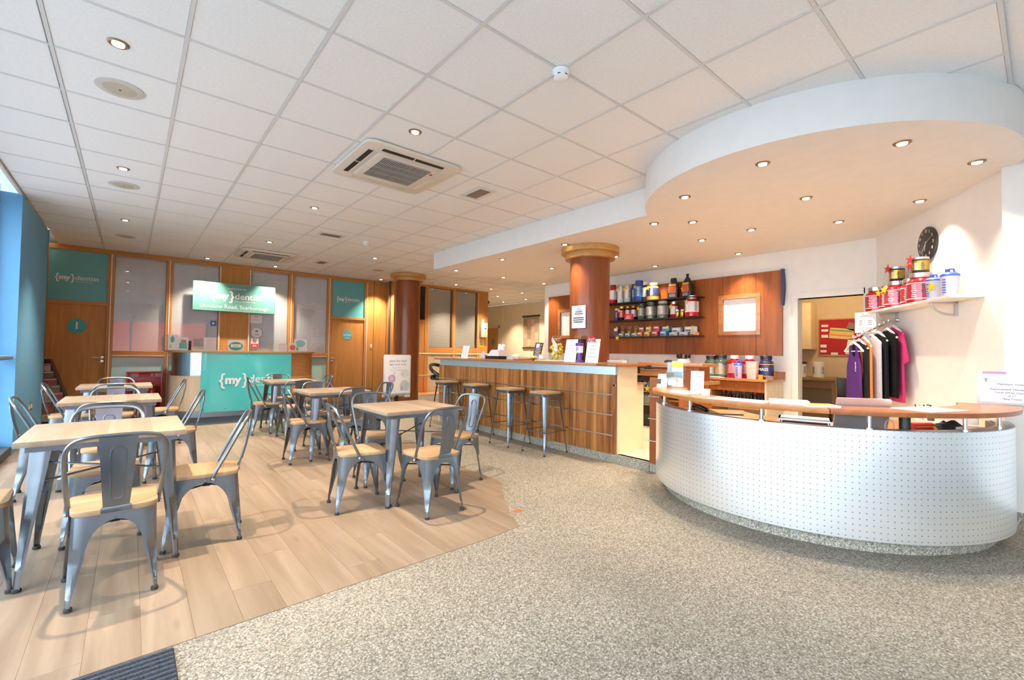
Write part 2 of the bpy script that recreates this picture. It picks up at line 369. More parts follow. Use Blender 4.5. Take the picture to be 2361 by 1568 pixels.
# ------------------------------------------------------------------ solid walls
WX = 7.33
sbuild(BX(WX, WX+.14, 2.08, 6.98, 0, CZ).box(WX, WX+.14, 1.31, 2.08, 2.03, CZ).box(WX, WX+.14, .9, 1.31, 0, CZ), 'wall_bar', WHITE, 'white wall behind the bar')
CW0 = Vector((7.42, 1.26)); CWD = Vector((-.84832, -.52948)); CWN = Vector((-.52948, .84832)); CWR = math.atan2(CWD.y, CWD.x)
w = struct('wall_clock', 'white angled wall with the clock', (CW0.x, CW0.y, 0), CWR)
BX(-.25, 2.27, 0, .12, 0, CZ).build('wall_surface', WHITE, w)
sbuild(BX(5.45, 5.60, -2.4, .08, .12, CZ), 'wall_right', WHITE, 'white wall at the right edge')
sbuild(BX(5.44, 5.60, -2.4, .075, 0, .12), 'baseboard_right', AGGP, 'aggregate skirting at the right edge')
sbuild(BX(11.05, 11.2, 6.5, 14.4, 0, CZ), 'wall_corridor', CREAM, 'cream corridor wall with cover strips')
for (yy) in (13.04, 11.50, 9.9):
    BX(11.035, 11.052, yy-.02, yy+.02, 0, CZ).build('cover_strip', CREAM, bpy.data.objects['wall_corridor'])
sbuild(BX(7.34, 11.05, 6.84, 6.96, 0, CZ), 'wall_corridor_near', CREAM)
sbuild(BX(8.41, 11.05, 14.0, 14.1, 0, CZ).box(8.30, 8.41, 10.56, 14.1, 0, CZ), 'wall_corridor_end', CREAM)
sbuild(BX(-1.1, 5.55, 10.99, 11.08, 0, CZ+.32).box(5.4, 8.4, 10.62, 10.7, 0, CZ), 'wall_far_backing', P('backing_dark', (.10, .09, .08), .8))
sbuild(BX(5.6, 7.34, .0, .1, 0, CZ).box(7.47, 7.6, -.1, .9, 0, CZ), 'wall_hidden', WHITE)
# back room behind the bar
sbuild(BX(9.62, 9.74, .4, 3.6, 0, 2.75).box(7.47, 9.7, 3.5, 3.6, 0, 2.75).box(7.47, 9.7, .4, .5, 0, 2.75).box(7.47, 9.7, .4, 3.6, 2.6, 2.75), 'wall_back_room', TAN, 'tan walls of the back room')

# ------------------------------------------------------------------ far partition
FY = 10.88
wf = struct('wall_far', 'oak and glass partition with two doors', (0, FY, 0))
def post(x0, x1, z0=0, z1=CZ, y0=-.035, y1=.06, nm='post', m=OAK): return BX(x0, x1, y0, y1, z0, z1).build(nm, m, wf, bevel=.003, seg=1)
for a, b in ((-.78, -.70), (.055, .15), (.905, 1.0), (1.76, 1.81), (2.30, 2.345), (3.085, 3.205), (3.94, 4.045), (4.84, 4.93)): post(a, b)
BX(-.78, 4.93, -.04, .06, 2.925, CZ).build('head_rail', OAKX, wf, bevel=.003, seg=1)
for gx in (.105, .955, 1.786, 2.322, 3.15, 3.99, 4.905): BX(gx-.008, gx+.008, -.040, -.034, .02, 2.93).build('white_strip', P('white_strip', (.78, .74, .68), .4), wf)
for a, b in ((.15, .905), (1.0, 1.76), (2.345, 3.085), (3.205, 3.94)):
    BX(a, b, -.035, .05, 1.06, 1.165).build('mid_rail', OAKX, wf, bevel=.003, seg=1)
    BX(a, b, -.045, -.03, 1.075, 1.09).build('white_strip', P('white_strip', (.78, .74, .68), .4), wf)
    BX(a, b, -.035, .05, 0, .09).build('bottom_rail', OAKX, wf)
    BX(a, b, -.005, .012, .09, 1.06).build('lower_panel', FROST, wf)
BX(1.81, 2.30, -.02, .05, 0, 2.93).build('wood_panel', OAK, wf)
for k, (a, b) in enumerate(((.15, .905), (1.0, 1.76), (2.345, 3.085), (3.205, 3.94))):
    wn = struct('window_%d' % (k+1), 'partition window with closed grey blind', (0, FY, 0))
    BX(a, b, -.012, -.006, 1.165, 2.925).build('pane', GLZP, wn)
    BX(a+.004, b-.004, .03, .04, 1.17, 2.90).build('blind', BLIND, wn)
    BX(a+.004, b-.004, .015, .05, 2.89, 2.925).build('blind_headrail', P('blind_headrail', (.6, .6, .62), .4), wn)
def logo(parent, x, y, z, w, mat=PRINTW, tagline=True):
    """{my}dentist wordmark of width w, centred at x"""
    s = w/3.30; lf = x-w/2
    text('{', .92*s, parent, mat, (lf, y, z), align='LEFT', bold=.012*s)
    text('my', .66*s, parent, mat, (lf+.30*s, y, z), align='LEFT', bold=.030*s)
    text('}', .92*s, parent, mat, (lf+1.17*s, y, z), align='LEFT', bold=.012*s)
    text('dentist', .66*s, parent, mat, (lf+1.50*s, y, z+.03*s), align='LEFT', bold=.006*s)
    if tagline: text('helping the nation smile', .142*s, parent, mat, (lf+1.52*s, y, z-.34*s), align='LEFT')
def far_door(n, x0, x1, label):
    d = struct('door_%d' % n, label, (0, FY, 0))
    BX(x0, x1, -.012, .03, .01, 1.985).build('leaf', OAK, d)
    BX(x0-.02, x1+.02, -.04, .05, 1.985, 2.045).build('transom_rail', OAKX, d, bevel=.003, seg=1)
    BX(x0, x1, -.006, .02, 2.045, 2.925).build('transom_panel', TEAL, d)
    return d
def handle(d, x, z, y=-.012, s=1):
    MB().lathe([(.026, 0), (.026, .008), (.018, .010)], 16).xf(Matrix.Translation((x, y, z)) @ Matrix.Rotation(R(90), 4, 'X')).build('handle_rose', CHROME, d)
    MB().lathe([(.026, 0), (.026, .008), (.018, .010)], 16).xf(Matrix.Translation((x, y, z-.068)) @ Matrix.Rotation(R(90), 4, 'X')).build('lock_rose', CHROME, d)
    MB().tube([(x, y-.005, z), (x, y-.05, z), (x-s*.03, y-.058, z), (x-s*.125, y-.058, z)], .009).build('handle', CHROME, d)
d1 = far_door(1, -.70, .055, 'oak door with a round teal number 1 sign')
def disc(d, x, z, r, s, size):
    MB().lathe([(r, 0), (r, .004)], 36).xf(Matrix.Translation((x, -.012, z)) @ Matrix.Rotation(R(90), 4, 'X')).build('round_sign', TEAL if n_ == 2 else P('teal_disc', (.03, .36, .36), .3), d)
    text(s, size, d, PRINTW, (x, -.0175, z), 'sign_lettering', bold=.004 if len(s) < 3 else 0)
n_ = 1; disc(d1, -.327, 1.60, .128, '1', .17); logo(d1, -.345, -.008, 2.44, .56); handle(d1, .015, 1.05)
d2 = far_door(2, 4.045, 4.84, 'oak door with a small round teal sign')
n_ = 2; disc(d2, 4.435, 1.61, .122, 'private', .07); text('staff only', .032, d2, PRINTW, (4.435, -.0175, 1.535), 'sign_lettering'); logo(d2, 4.44, -.008, 2.47, .56); handle(d2, 4.085, 1.05, s=-1)
# oak panelled corner beside the column
wr = struct('wall_oak_return', 'oak panelled corner behind the far column', (0, 0, 0))
for a, b in ((4.93, 5.08), (5.09, 5.42)): BX(a, b, FY-.02, FY+.05, 0, CZ).build('oak_panel', OAK, wr)
for a, b in ((10.52, 10.66), (10.67, FY-.02)): BX(5.43, 5.50, a, b, 0, CZ).build('oak_panel', OAK, wr)
BX(5.42, 5.50, 10.42, 10.52, 0, CZ).build('corner_post', OAK, wr, bevel=.004)
MB().box(5.012, 5.05, FY-.035, FY-.02, 1.30, 1.40).build('wall_switch', PAPER, wr, bevel=.003)
# second stretch of partition, right of the column
GY = 10.5
wg = struct('wall_far_right', 'oak partition with two tall blinds beyond the column', (0, GY, 0))
for a, b in ((5.50, 5.60), (6.33, 6.445), (7.19, 7.30), (8.03, 8.41)): BX(a, b, -.03, .06, 0, CZ).build('post', OAK, wg, bevel=.003, seg=1)
BX(5.5, 8.41, -.035, .06, 2.945, CZ).build('head_rail', OAKX, wg)
for gx in (6.435, 7.25, 8.06): BX(gx-.006, gx+.006, -.034, -.029, 0, 2.95).build('white_strip', P('white_strip2', (.70, .50, .34), .4), wg)
BX(5.6, 6.33, -.02, .03, 0, 1.98).build('door_leaf', OAK, wg); BX(5.6, 6.33, -.03, .05, 1.98, 2.07).build('transom_rail', OAKX, wg)
BX(5.6, 6.33, 0, .02, 2.07, 2.945).build('transom_panel', P('dark_glass', (.02, .015, .012), .1), wg)
for k, (a, b) in enumerate(((6.445, 7.19), (7.30, 8.03))):
    BX(a, b, -.03, .05, 1.19, 1.345).build('mid_rail', OAKX, wg); BX(a, b, 0, .02, 0, 1.19).build('lower_panel', P('frosted_beige', (.52, .48, .36), .3), wg)
    wn = struct('window_%d' % (k+5), 'tall partition window with closed blind beyond the column', (0, GY, 0))
    BX(a, b, -.012, -.006, 1.345, 2.945).build('pane', GLZP, wn); BX(a+.004, b-.05, .02, .03, 1.35, 2.935).build('blind', LINES('blind_warm', (.56, .54, .50), (.36, .33, .29), .026) if k == 0 else MATS['blind_warm'], wn)
# corridor door
d3 = struct('door_3', 'plain oak door with a green disc at the corridor end', (11.04, 0, 0))
BX(-.02, .0, 13.27, 13.95, 0, 2.16).build('leaf', OAK, d3); BX(-.03, .0, 13.20, 13.27, 0, 2.24).box(-.03, 0, 13.2, 13.98, 2.16, 2.24).build('architrave', CREAM, d3)
MB().lathe([(.12, 0), (.12, .004)], 28).xf(Matrix.Translation((-.02, 13.58, 1.62)) @ Matrix.Rotation(R(-90), 4, 'Y')).build('round_sign', P('green_disc', (.10, .22, .15), .4), d3)

# ------------------------------------------------------------------ glazed left wall and front
wl = struct('wall_left', 'blue clad column and glazing along the left')
BX(-1.02, -.59, 7.45, 9.62, 0, CZ-.02).build('column_cladding', BLUEM, wl)
BX(-1.02, -.588, 9.62, 9.66, 0, CZ).build('cladding_edge', P('dark_edge', (.06, .08, .10), .5), wl)
BX(-1.1, -.74, 9.66, 10.95, 0, CZ+.3).build('recess_wall', OAK, wl)
BX(-1.05, -.72, -2.4, 7.45, 0, .16).build('sill_plinth', P('sill_blue', (.30, .48, .56), .4), wl)
BX(-.72, -.60, -2.4, 7.45, 0, .10).build('sill_kick', P('sill_kick', (.05, .06, .07), .5), wl)
BX(-1.05, -.76, -2.4, 7.45, 2.86, CZ+.05).build('window_head', GREYB, wl)
for k, yy in enumerate((-2.35, -.7, .95, 2.6, 4.25, 5.9, 7.40)):
    BX(-.90, -.80, yy-.04, yy+.04, .16, 2.86).build('mullion', GREYB, wl)
for k, (a, b) in enumerate(((-2.31, -.74), (-.66, .91), (.99, 2.56), (2.64, 4.21), (4.29, 5.86), (5.94, 7.36))):
    wn = struct('window_%d' % (k+7), 'tall outside window pane along the left'); BX(-.86, -.85, a, b, .16, 2.86).build('pane', GLZ, wn)
wfr = struct('wall_front', 'shop front with windows behind the camera, solid parts added to limit daylight')
for xx in (-.88, .4, 1.7, 3.0): BX(xx-.04, xx+.04, -2.44, -2.36, .85, 2.30).build('mullion', GREYB, wfr)
BX(-1.05, 5.6, -2.47, -2.33, 2.30, CZ+.2).build('daylight_mask_above', WHITE, wfr); BX(-1.05, 5.6, -2.47, -2.33, 0, .85).build('daylight_mask_below', WHITE, wfr); BX(3.04, 5.6, -2.47, -2.33, .85, 2.30).build('daylight_mask_side', WHITE, wfr)  # unseen solid parts, added to cut the daylight reaching desk and floor
for k, (a, b) in enumerate(((-.84, .36), (.44, 1.66), (1.74, 2.96))):
    BX(a, b, -2.405, -2.395, .85, 2.30).build('pane', GLZ, wfr)
o = sbuild(BX(-60, 40, -60, -2.5, -.25, -.15).box(-60, -1.1, -2.5, 40, -.25, -.15), 'ground', P('asphalt', (.30, .31, .33), .8, var=.15))
o = MB().box(-14, 16, -30, -24, -.15, 4.75).build('red_warehouse', P('red_cladding', (.62, .10, .08), .6)); tag(o, 'red clad building outside, mirrored in the partition glass', 'building')

# ------------------------------------------------------------------ back wall joinery
bp = thing('bar_back_panel', 'large cherry veneer panel on the wall behind the bar', 'wall panel', (7.33, 0, 0))
def panel_with_holes(y0, y1, z0, z1, holes):
    ys = sorted({y0, y1, *[h[0] for h in holes], *[h[1] for h in holes]})
    for a, b in zip(ys, ys[1:]):
        hs = [h for h in holes if h[0] <= a and h[1] >= b]
        if hs: segs = [(z0, hs[0][2]), (hs[0][3], z1)]
        else: segs = [(z0, z1)]
        for (c, d) in segs: BX(-.04, -.001, a+.002, b-.002, c, d).build('veneer_panel', CHERRY, bp)
PASS = [(2.58, 3.06, 1.607, 2.089), (5.99, 6.47, 1.607, 2.089)]
panel_with_holes(2.235, 6.82, 1.25, 2.445, PASS)
for (a, b, c, d) in PASS:
    BX(-.012, -.002, a, b, c, d).build('white_pass_panel', P('bright_white', (.90, .89, .87), .4), bp)
    BX(-.05, -.038, a-.065, a, c-.06, d+.065).box(-.05, -.038, b, b+.065, c-.06, d+.065).box(-.05, -.038, a, b, d, d+.065).box(-.05, -.038, a, b, c-.06, c).build('pass_frame', CHERRYT, bp, bevel=.003, seg=1)
da = struct('door_4', 'white framed opening into the back room', (7.33, 0, 0))
BX(-.02, .15, 2.05, 2.13, 0, 2.03).box(-.02, .15, 1.31, 2.13, 2.03, 2.11).box(-.02, .15, 1.27, 1.33, 0, 2.11).build('architrave', WHITE, da, bevel=.004)

# ================================================================== FURNITURE
def legshell(T, F, zt, z_arch, z0, wx_mid, wy_mid, w_leg, w_foot, sx, sy, groove=(.07, .26), rc0=.045, thick=.005, zs=None, z_end=.012, gd=.010):
    """folded sheet-metal leg: a rounded corner that narrows from an arched apron down to the foot"""
    if zs is None:
        zs = [zt, (zt+z_arch)/2, z_arch] + [z0+(z_arch-z0)*u for u in (.97, .9, .8, .66, .5, .33, .16, 0)] + [z0*u for u in (.85, .7, .5, .33, .24, .18)] + [z_end]
    secs = []
    for z in zs:
        t = 1-z/zt; cx = T[0]+(F[0]-T[0])*t; cy = T[1]+(F[1]-T[1])*t
        if z >= z_arch: fx = fy = 1.0
        elif z > z0:
            u = (z-z0)/(z_arch-z0); fx = fy = 1-math.sqrt(max(0, 1-u*u))
        else: fx = fy = 0
        base = w_leg if z >= z0 else w_foot+(w_leg-w_foot)*(max(0, z-.05)/(z0-.05))
        wx = base+(wx_mid-base)*fx; wy = base+(wy_mid-base)*fy
        if z >= z_arch: wx, wy = min(wx_mid, abs(cx)), min(wy_mid, abs(cy)) if z < zt else wy_mid
        rc = min(rc0, base*.75)
        g = gd if groove[0] < z < groove[1] else 0
        ax, ay = -sx, -sy        # inward directions
        out = [(cx+ax*wx, cy), (cx+ax*(rc+(wx-rc)*.35), cy), (cx+ax*rc, cy),
               (cx+ax*rc*.32+ax*g, cy+ay*rc*.32+ay*g), (cx, cy+ay*rc), (cx, cy+ay*(rc+(wy-rc)*.35)), (cx, cy+ay*wy)]
        inn = [(px+ax*thick if abs(px-cx) < 1e-6 or i in (3,) else px, py+ay*thick if i <= 3 else py) for i, (px, py) in enumerate(out)]
        secs.append([(px, py, z) for px, py in out]+[(px, py, z) for px, py in reversed(inn)])
    return MB().loft(secs)
def rounded_quad(pts, r, n=4):
    out = []; k = len(pts)
    for i in range(k):
        p0, p, p1 = Vector(pts[i-1]), Vector(pts[i]), Vector(pts[(i+1) % k])
        a = p+(p0-p).normalized()*r; b = p+(p1-p).normalized()*r
        for j in range(n+1):
            t = j/n; q = a*(1-t)**2+p*2*t*(1-t)+b*t*t; out.append((q.x, q.y))
    return out
def bez(pts, n=6):          # Catmull-Rom through points
    P_ = [Vector(p) for p in pts]; out = []
    for i in range(len(P_)-1):
        a = P_[max(0, i-1)]; b = P_[i]; c = P_[i+1]; d = P_[min(len(P_)-1, i+2)]
        for j in range(n):
            t = j/n; out.append(tuple(.5*((2*b)+(c-a)*t+(2*a-5*b+4*c-d)*t*t+(3*b-a-3*c+d)*t**3)))
    out.append(tuple(P_[-1])); return out
def make_chair(label):
    t = thing('metal_chair', label, 'chair', group='grey metal dining chairs')
    MB().prism(rounded_quad([(-.182, .188), (-.166, -.178), (.166, -.178), (.182, .188)], .07), .424, .451).build('seat', SEAT, t, bevel=.006)
    for sx in (-1, 1):
        for sy, tx, ty, fx, fy in ((1, .176, .182, .197, .215), (-1, .162, -.172, .172, -.205)):
            lg = legshell((sx*tx, ty), (sx*fx, fy), .424, .392, .235, tx, .18, .056, .019, sx, sy)
            l_ = lg.build('leg', STEEL, t)
            MB().lathe([(.013, 0), (.016, .002), (.016, .017), (.013, .02)], 10, (sx*(fx-.012), fy-sy*.012, 0)).build('rubber_foot', RUBBER, l_)
    half = [(.174, -.035, .405), (.177, -.045, .44), (.186, -.105, .56), (.193, -.165, .685), (.186, -.20, .752), (.155, -.224, .796), (.095, -.238, .812), (0, -.243, .816)]
    path = bez(half, 5); path = path+[(-x, y, z) for x, y, z in reversed(path[:-1])]
    MB().tube(path, .0105, 8).build('back_hoop', STEEL, t)
    sp = []
    for k in range(9):
        u = k/8; w = .050+.024*u; y = -.176-.067*u-.012*math.sin(math.pi*u); z = .452+.356*u
        sp.append([(-w, y, z), (-w*.4, y-.004, z), (w*.4, y-.004, z), (w, y, z), (w, y-.004, z), (w*.4, y-.008, z), (-w*.4, y-.008, z), (-w, y-.004, z)])
    s_ = MB().loft(sp)
    def spt(x, u): return (x, -.176-.067*u-.012*math.sin(math.pi*u)-.007, .452+.356*u)
    rect = [spt(-.024, .16), spt(-.027, .4), spt(-.031, .7), spt(-.028, .82), spt(-.015, .86), spt(.015, .86), spt(.028, .82), spt(.031, .7), spt(.027, .4), spt(.024, .16), spt(.014, .13), spt(-.014, .13)]
    s_.tube(rect, .0044, 6, True); s_.tube([(a, b+.0065, c) for a, b, c in rect], .0044, 6, True)
    s_.build('back_splat', STEEL, t)
    MB().box(-.058, .058, -.186, -.171, .428, .458).build('splat_bracket', STEEL, t, bevel=.004)
    for sx in (-1, 1):
        MB().lathe([(.009, 0), (.009, .004), (.005, .007)], 10).xf(Matrix.Translation((sx*.184, -.04, .412)) @ Matrix.Rotation(sx*R(90), 4, 'Y')).build('bolt', CHROME, t)
    MB().tube([(-.16, .165, .345), (.15, -.16, .345)], .0055, 6).tube([(.16, .165, .345), (-.15, -.16, .345)], .0055, 6).box(-.02, .02, -.02, .02, .335, .357).build('under_brace', P('brace_black', (.03, .03, .035), .5, .5), t)
    return t
def make_table(label):
    t = thing('square_table', label, 'table', group='square metal-legged tables'); H = .355
    BX(-H, H, -H, H, .727, .757).build('tabletop', TOP, t, bevel=.0035)
    q = .315
    MB().box(-q, q, -q, -q+.012, .695, .727).box(-q, q, q-.012, q, .695, .727).box(-q, -q+.012, -q, q, .695, .727).box(q-.012, q, -q, q, .695, .727).build('apron_frame', STEEL, t)
    for sx in (-1, 1):
        for sy in (-1, 1):
            zs = [.700, .55, .40, .36, .345, .25, .16, .12, .105, .06, .012]
            lg = legshell((sx*.306, sy*.306), (sx*.338, sy*.338), .700, .71, .705, .085, .085, .088, .027, sx, sy, (.11, .35), .06, .005, zs, gd=.012)
            l_ = lg.build('leg', STEEL, t)
            MB().lathe([(.015, 0), (.019, .002), (.019, .016), (.015, .02)], 10, (sx*.323, sy*.323, 0)).build('rubber_foot', RUBBER, l_)
    MB().tube([(-.29, -.29, .53), (.29, .29, .53)], .006, 6).tube([(.29, -.29, .53), (-.29, .29, .53)], .006, 6).build('cross_brace', STEEL, t)
    return t
def make_stool(label):
    t = thing('bar_stool', label, 'bar stool', group='bar stools in front of the bar')
    MB().prism(rpoly(.315, .315, .055), .734, .760).build('seat', SEAT, t, bevel=.005)
    for sx in (-1, 1):
        for sy in (-1, 1):
            zs = [.733, .70, .55, .40, .30, .285, .20, .13, .10, .06, .012]
            lg = legshell((sx*.142, sy*.142), (sx*.205, sy*.205), .733, .74, .735, .06, .06, .056, .016, sx, sy, (.11, .29), .05, .004, zs, gd=.006)
            l_ = lg.build('leg', STEEL, t)
            MB().lathe([(.010, 0), (.013, .002), (.013, .016), (.010, .02)], 10, (sx*.196, sy*.196, 0)).build('rubber_foot', RUBBER, l_)
    a = .142
    MB().box(-a, a, -a, -a+.004, .70, .734).box(-a, a, a-.004, a, .70, .734).box(-a, -a+.004, -a, a, .70, .734).box(a-.004, a, -a, a, .70, .734).build('apron_frame', STEEL, t)
    fr = .183
    c4 = [(-fr, -fr), (fr, -fr), (fr, fr), (-fr, fr)]
    m = MB()
    for i in range(4): m.tube([(*c4[i], .275), (*c4[(i+1) % 4], .275)], .006, 6)
    m.build('footrest', STEEL, t)
    MB().tube([(-.15, -.15, .645), (.15, .15, .645)], .005, 6).tube([(.15, -.15, .645), (-.15, .15, .645)], .005, 6).build('cross_brace', STEEL, t)
    return t
NEAR, FAR, LEFT, RIGHT = 0, R(180), R(-90), R(90)
TB = {'wn': ((.32, 3.555), 'nearest table of the window row'), 'wm': ((.29, 5.64), 'middle table of the window row'), 'wf': ((.28, 7.55), 'farthest table of the window row'),
      'bn': ((2.31, 3.565), 'nearest table of the bar-side row'), 'bm': ((2.29, 5.48), 'middle table of the bar-side row'), 'bf': ((2.33, 7.55), 'farthest table of the bar-side row')}
tp = None
for k, (p, ph) in TB.items():
    lab = 'pale wood square table on grey metal legs, ' + ph.replace(' table', '')
    if tp is None: tp = make_table(lab); tp.location = (*p, .0035)
    else: dup(tp, (*p, .0035), 0, lab)
CH = [('wn', 'n', .365, 3.035, NEAR+R(2)), ('wn', 'f', .30, 3.97, FAR), ('wn', 'r', .815, 3.475, RIGHT-R(9)), ('wn', 'l', -.245, 3.42, LEFT+R(4)),
      ('wm', 'n', .30, 4.77, NEAR), ('wm', 'f', .30, 5.95, FAR), ('wm', 'r', .745, 5.38, RIGHT-R(3)), ('wm', 'l', -.085, 5.33, LEFT+R(2)),
      ('wf', 'n', .285, 7.03, NEAR), ('wf', 'f', .27, 7.91, FAR), ('wf', 'r', .74, 7.32, RIGHT-R(3)), ('wf', 'l', -.11, 7.25, LEFT+R(2)),
      ('bn', 'n', 2.262, 3.04, NEAR+R(3)), ('bn', 'f', 2.255, 4.05, FAR-R(3)), ('bn', 'l', 1.84, 3.47, LEFT-R(8)), ('bn', 'r', 2.825, 3.56, RIGHT+R(9)),
      ('bm', 'n', 2.39, 5.15, NEAR), ('bm', 'f', 2.30, 5.86, FAR), ('bm', 'l', 1.945, 5.28, LEFT-R(2)), ('bm', 'r', 2.80, 5.52, RIGHT),
      ('bf', 'n', 2.21, 6.74, NEAR), ('bf', 'f', 2.33, 8.10, FAR), ('bf', 'l', 1.965, 7.39, LEFT), ('bf', 'r', 2.72, 7.60, RIGHT)]
SIDE = {'n': 'near side', 'f': 'far side', 'l': 'left side', 'r': 'right side'}
cp = None
for k, s_, x, y, rz in CH:
    lab = 'grey metal chair with wood seat, %s of the %s' % (SIDE[s_], TB[k][1].replace(' table', ' table'))
    if cp is None: cp = make_chair(lab); cp.location = (x, y, .0035); cp.rotation_euler.z = rz
    else: dup(cp, (x, y, .0035), rz, lab)
STL = [(4.425, 3.97, 'wood topped metal bar stool, nearest of four along the bar'), (4.405, 4.63, 'wood topped metal bar stool, second nearest along the bar'),
       (4.42, 5.46, 'wood topped metal bar stool, third along the bar'), (4.425, 6.28, 'wood topped metal bar stool, farthest along the bar')]
sp_ = None
for x, y, lab in STL:
    if sp_ is None: sp_ = make_stool(lab); sp_.location = (x, y, 0)
    else: dup(sp_, (x, y, 0), 0, lab)

# ------------------------------------------------------------------ columns
def column(x, y, ztop, zbot, label):
    t = thing('round_column', label, 'column', (x, y, 0))
    MB().lathe([(.275, zbot), (.275, ztop-.15)], 48).build('shaft', CHERRYC, t)
    cm = WOOD('oak_capital', (.46, .24, .07), (.56, .32, .11), 'x', .35, rnd=.02)
    MB().lathe([(.345, ztop-.16), (.345, ztop-.08)], 48).build('lower_ring', cm, t, bevel=.004)
    MB().lathe([(.40, ztop-.08), (.40, ztop)], 48).build('upper_ring', cm, t, bevel=.004)
    return t
column(5.28, 9.40, CZ-.004, 0, 'polished cherry column with oak rings beside the display board')
column(5.30, 4.0, SZ, .1, 'polished cherry column with oak rings rising behind the bar')

# ------------------------------------------------------------------ bar
b = thing('bar_counter', 'long bar counter clad in striped rosewood with metal rails', 'counter', (0, 0, 0))
BX(4.655, 4.72, 2.62, 6.88, 0, .10).build('plinth', AGGP, b)
BX(4.64, 4.68, 3.06, 6.90, .10, 1.005).build('front_panel', BARF, b)
BX(4.632, 4.68, 3.045, 6.86, 1.005, 1.10).build('metal_band', BAND, b)
for z in (.776, .545, .314):
    MB().tube([(4.628, 3.075, z), (4.628, 6.90, z)], .009, 8).build('metal_rail', CHROME, b)
BX(4.60, 5.16, 3.30, 7.03, 1.10, 1.132).build('counter_top', CHERRYT, b, bevel=.006)
endp = [(4.60, 3.296), (5.16, 3.296), (5.16, 2.99), (5.12, 2.95), (4.75, 2.95), (4.60, 3.02)]
MB().prism(endp, 1.10, 1.132).build('counter_end', WOOD('cherry_end', (.25, .075, .022), (.36, .13, .04), 'x', .25, coat=.3), b, bevel=.006)
PALE = P('pale_end_panel', (.80, .66, .44), .45, var=.02)
BX(4.682, 5.05, 3.04, 3.06, .10, 1.10).box(5.05, 5.18, 3.04, 3.06, .10, .885).build('end_panel', PALE, b)
BX(5.05, 5.19, 3.0, 3.4, .885, .905).build('inner_shelf', CHERRYT, b)
BX(4.64, 4.66, 3.055, 3.085, .875, .895).build('flap_hinge', P('brass_hinge', (.6, .3, .15), .4, .6), b)
BX(5.02, 5.06, 3.06, 6.88, .1, 1.10).build('back_panel', PALE, b)

# ------------------------------------------------------------------ reception desk
DK = (5.05, 1.285)
t = thing('reception_desk', 'curved reception desk with perforated aluminium front and raised wooden ledge', 'desk', (0, 0, 0))
ring_sector(MB(), DK, 1.10, 1.185, 112, 285, 0, .10, 72).build('plinth', AGGP, t)
def shell():
    n = 110; a0, a1, r = 113, 286, 1.27; z0, z1 = .095, .788
    vs, fs, uvs = [], [], []
    for k in range(n+1):
        a = R(a0+(a1-a0)*k/n); c, s = math.cos(a), math.sin(a); u = r*(a-R(a0))
        for rr, z in ((r, z0), (r, z1), (r-.012, z1), (r-.012, z0)):
            vs.append((DK[0]+rr*c, DK[1]+rr*s, z)); uvs.append((u, z-z0))
    for k in range(n):
        for q in range(4): fs.append((k*4+q, k*4+(q+1) % 4, (k+1)*4+(q+1) % 4, (k+1)*4+q))
    fs += [(0, 1, 2, 3), (n*4+3, n*4+2, n*4+1, n*4)]
    me = bpy.data.meshes.new('perforated_front'); me.from_pydata(vs, [], fs)
    uv = me.uv_layers.new(name='UVMap')
    for lp in me.loops: uv.data[lp.index].uv = uvs[lp.vertex_index]
    bm = bmesh.new(); bm.from_mesh(me); bmesh.ops.recalc_face_normals(bm, faces=bm.faces); bm.to_mesh(me); bm.free()
    me.shade_smooth(); me.set_sharp_from_angle(angle=R(35)); me.materials.append(PERF('perforated_aluminium')); return me
inst(shell(), 'perforated_front', t, (0, 0, 0))
ring_sector(MB(), DK, 1.175, 1.262, 113, 286, .775, .79, 90).build('top_rim', BRUSH, t)
ring_sector(MB(), DK, 1.15, 1.178, 113, 286, .70, .782, 90).build('rim_lining', P('brown_lining', (.20, .12, .08), .4), t)
ring_sector(MB(), DK, .50, 1.176, 122, 284, .70, .735, 60).build('worktop', WOOD('cherry_work', (.42, .16, .055), (.58, .27, .10), 'x', .3, coat=.2), t)
ring_sector(MB(), DK, .52, .545, 122, 284, .1, .70, 40).build('inner_panel', PALE, t)
def ledge(a0, a1, round0, round1, mat, nm):
    ro, ri = 1.305, .985; rm = (ro+ri)/2; hw = (ro-ri)/2
    poly = arc(DK, ro, a0, a1, 50)
    def cap(a, sgn):
        c = (DK[0]+rm*math.cos(R(a)), DK[1]+rm*math.sin(R(a))); return [(c[0]+hw*math.cos(R(a+sgn*k*15)), c[1]+hw*math.sin(R(a+sgn*k*15))) for k in range(1, 12)]
    if round1: poly += cap(a1, 1)
    poly += list(reversed(arc(DK, ri, a0, a1, 50)))
    if round0: poly += [q for q in reversed(cap(a0, -1))]
    MB().prism(poly, .880, .912).build(nm, mat, t, bevel=.005)
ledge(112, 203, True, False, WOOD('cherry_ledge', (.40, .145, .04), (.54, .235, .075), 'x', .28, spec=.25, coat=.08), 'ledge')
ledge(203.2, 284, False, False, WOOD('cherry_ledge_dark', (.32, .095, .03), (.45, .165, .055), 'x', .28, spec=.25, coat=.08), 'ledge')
for a in (131.5, 156.2, 184.8, 213.7, 242.1, 262):
    c = (DK[0]+1.215*math.cos(R(a)), DK[1]+1.215*math.sin(R(a)), 0)
    MB().lathe([(.026, .79), (.026, .796), (.012, .797), (.012, .88)], 16, c).build('ledge_post', CHROME, t)
c = (DK[0]+1.13*math.cos(R(226)), DK[1]+1.13*math.sin(R(226)), 0); MB().lathe([(.03, .735), (.03, .88)], 16, c).build('black_post', BLACK, t)
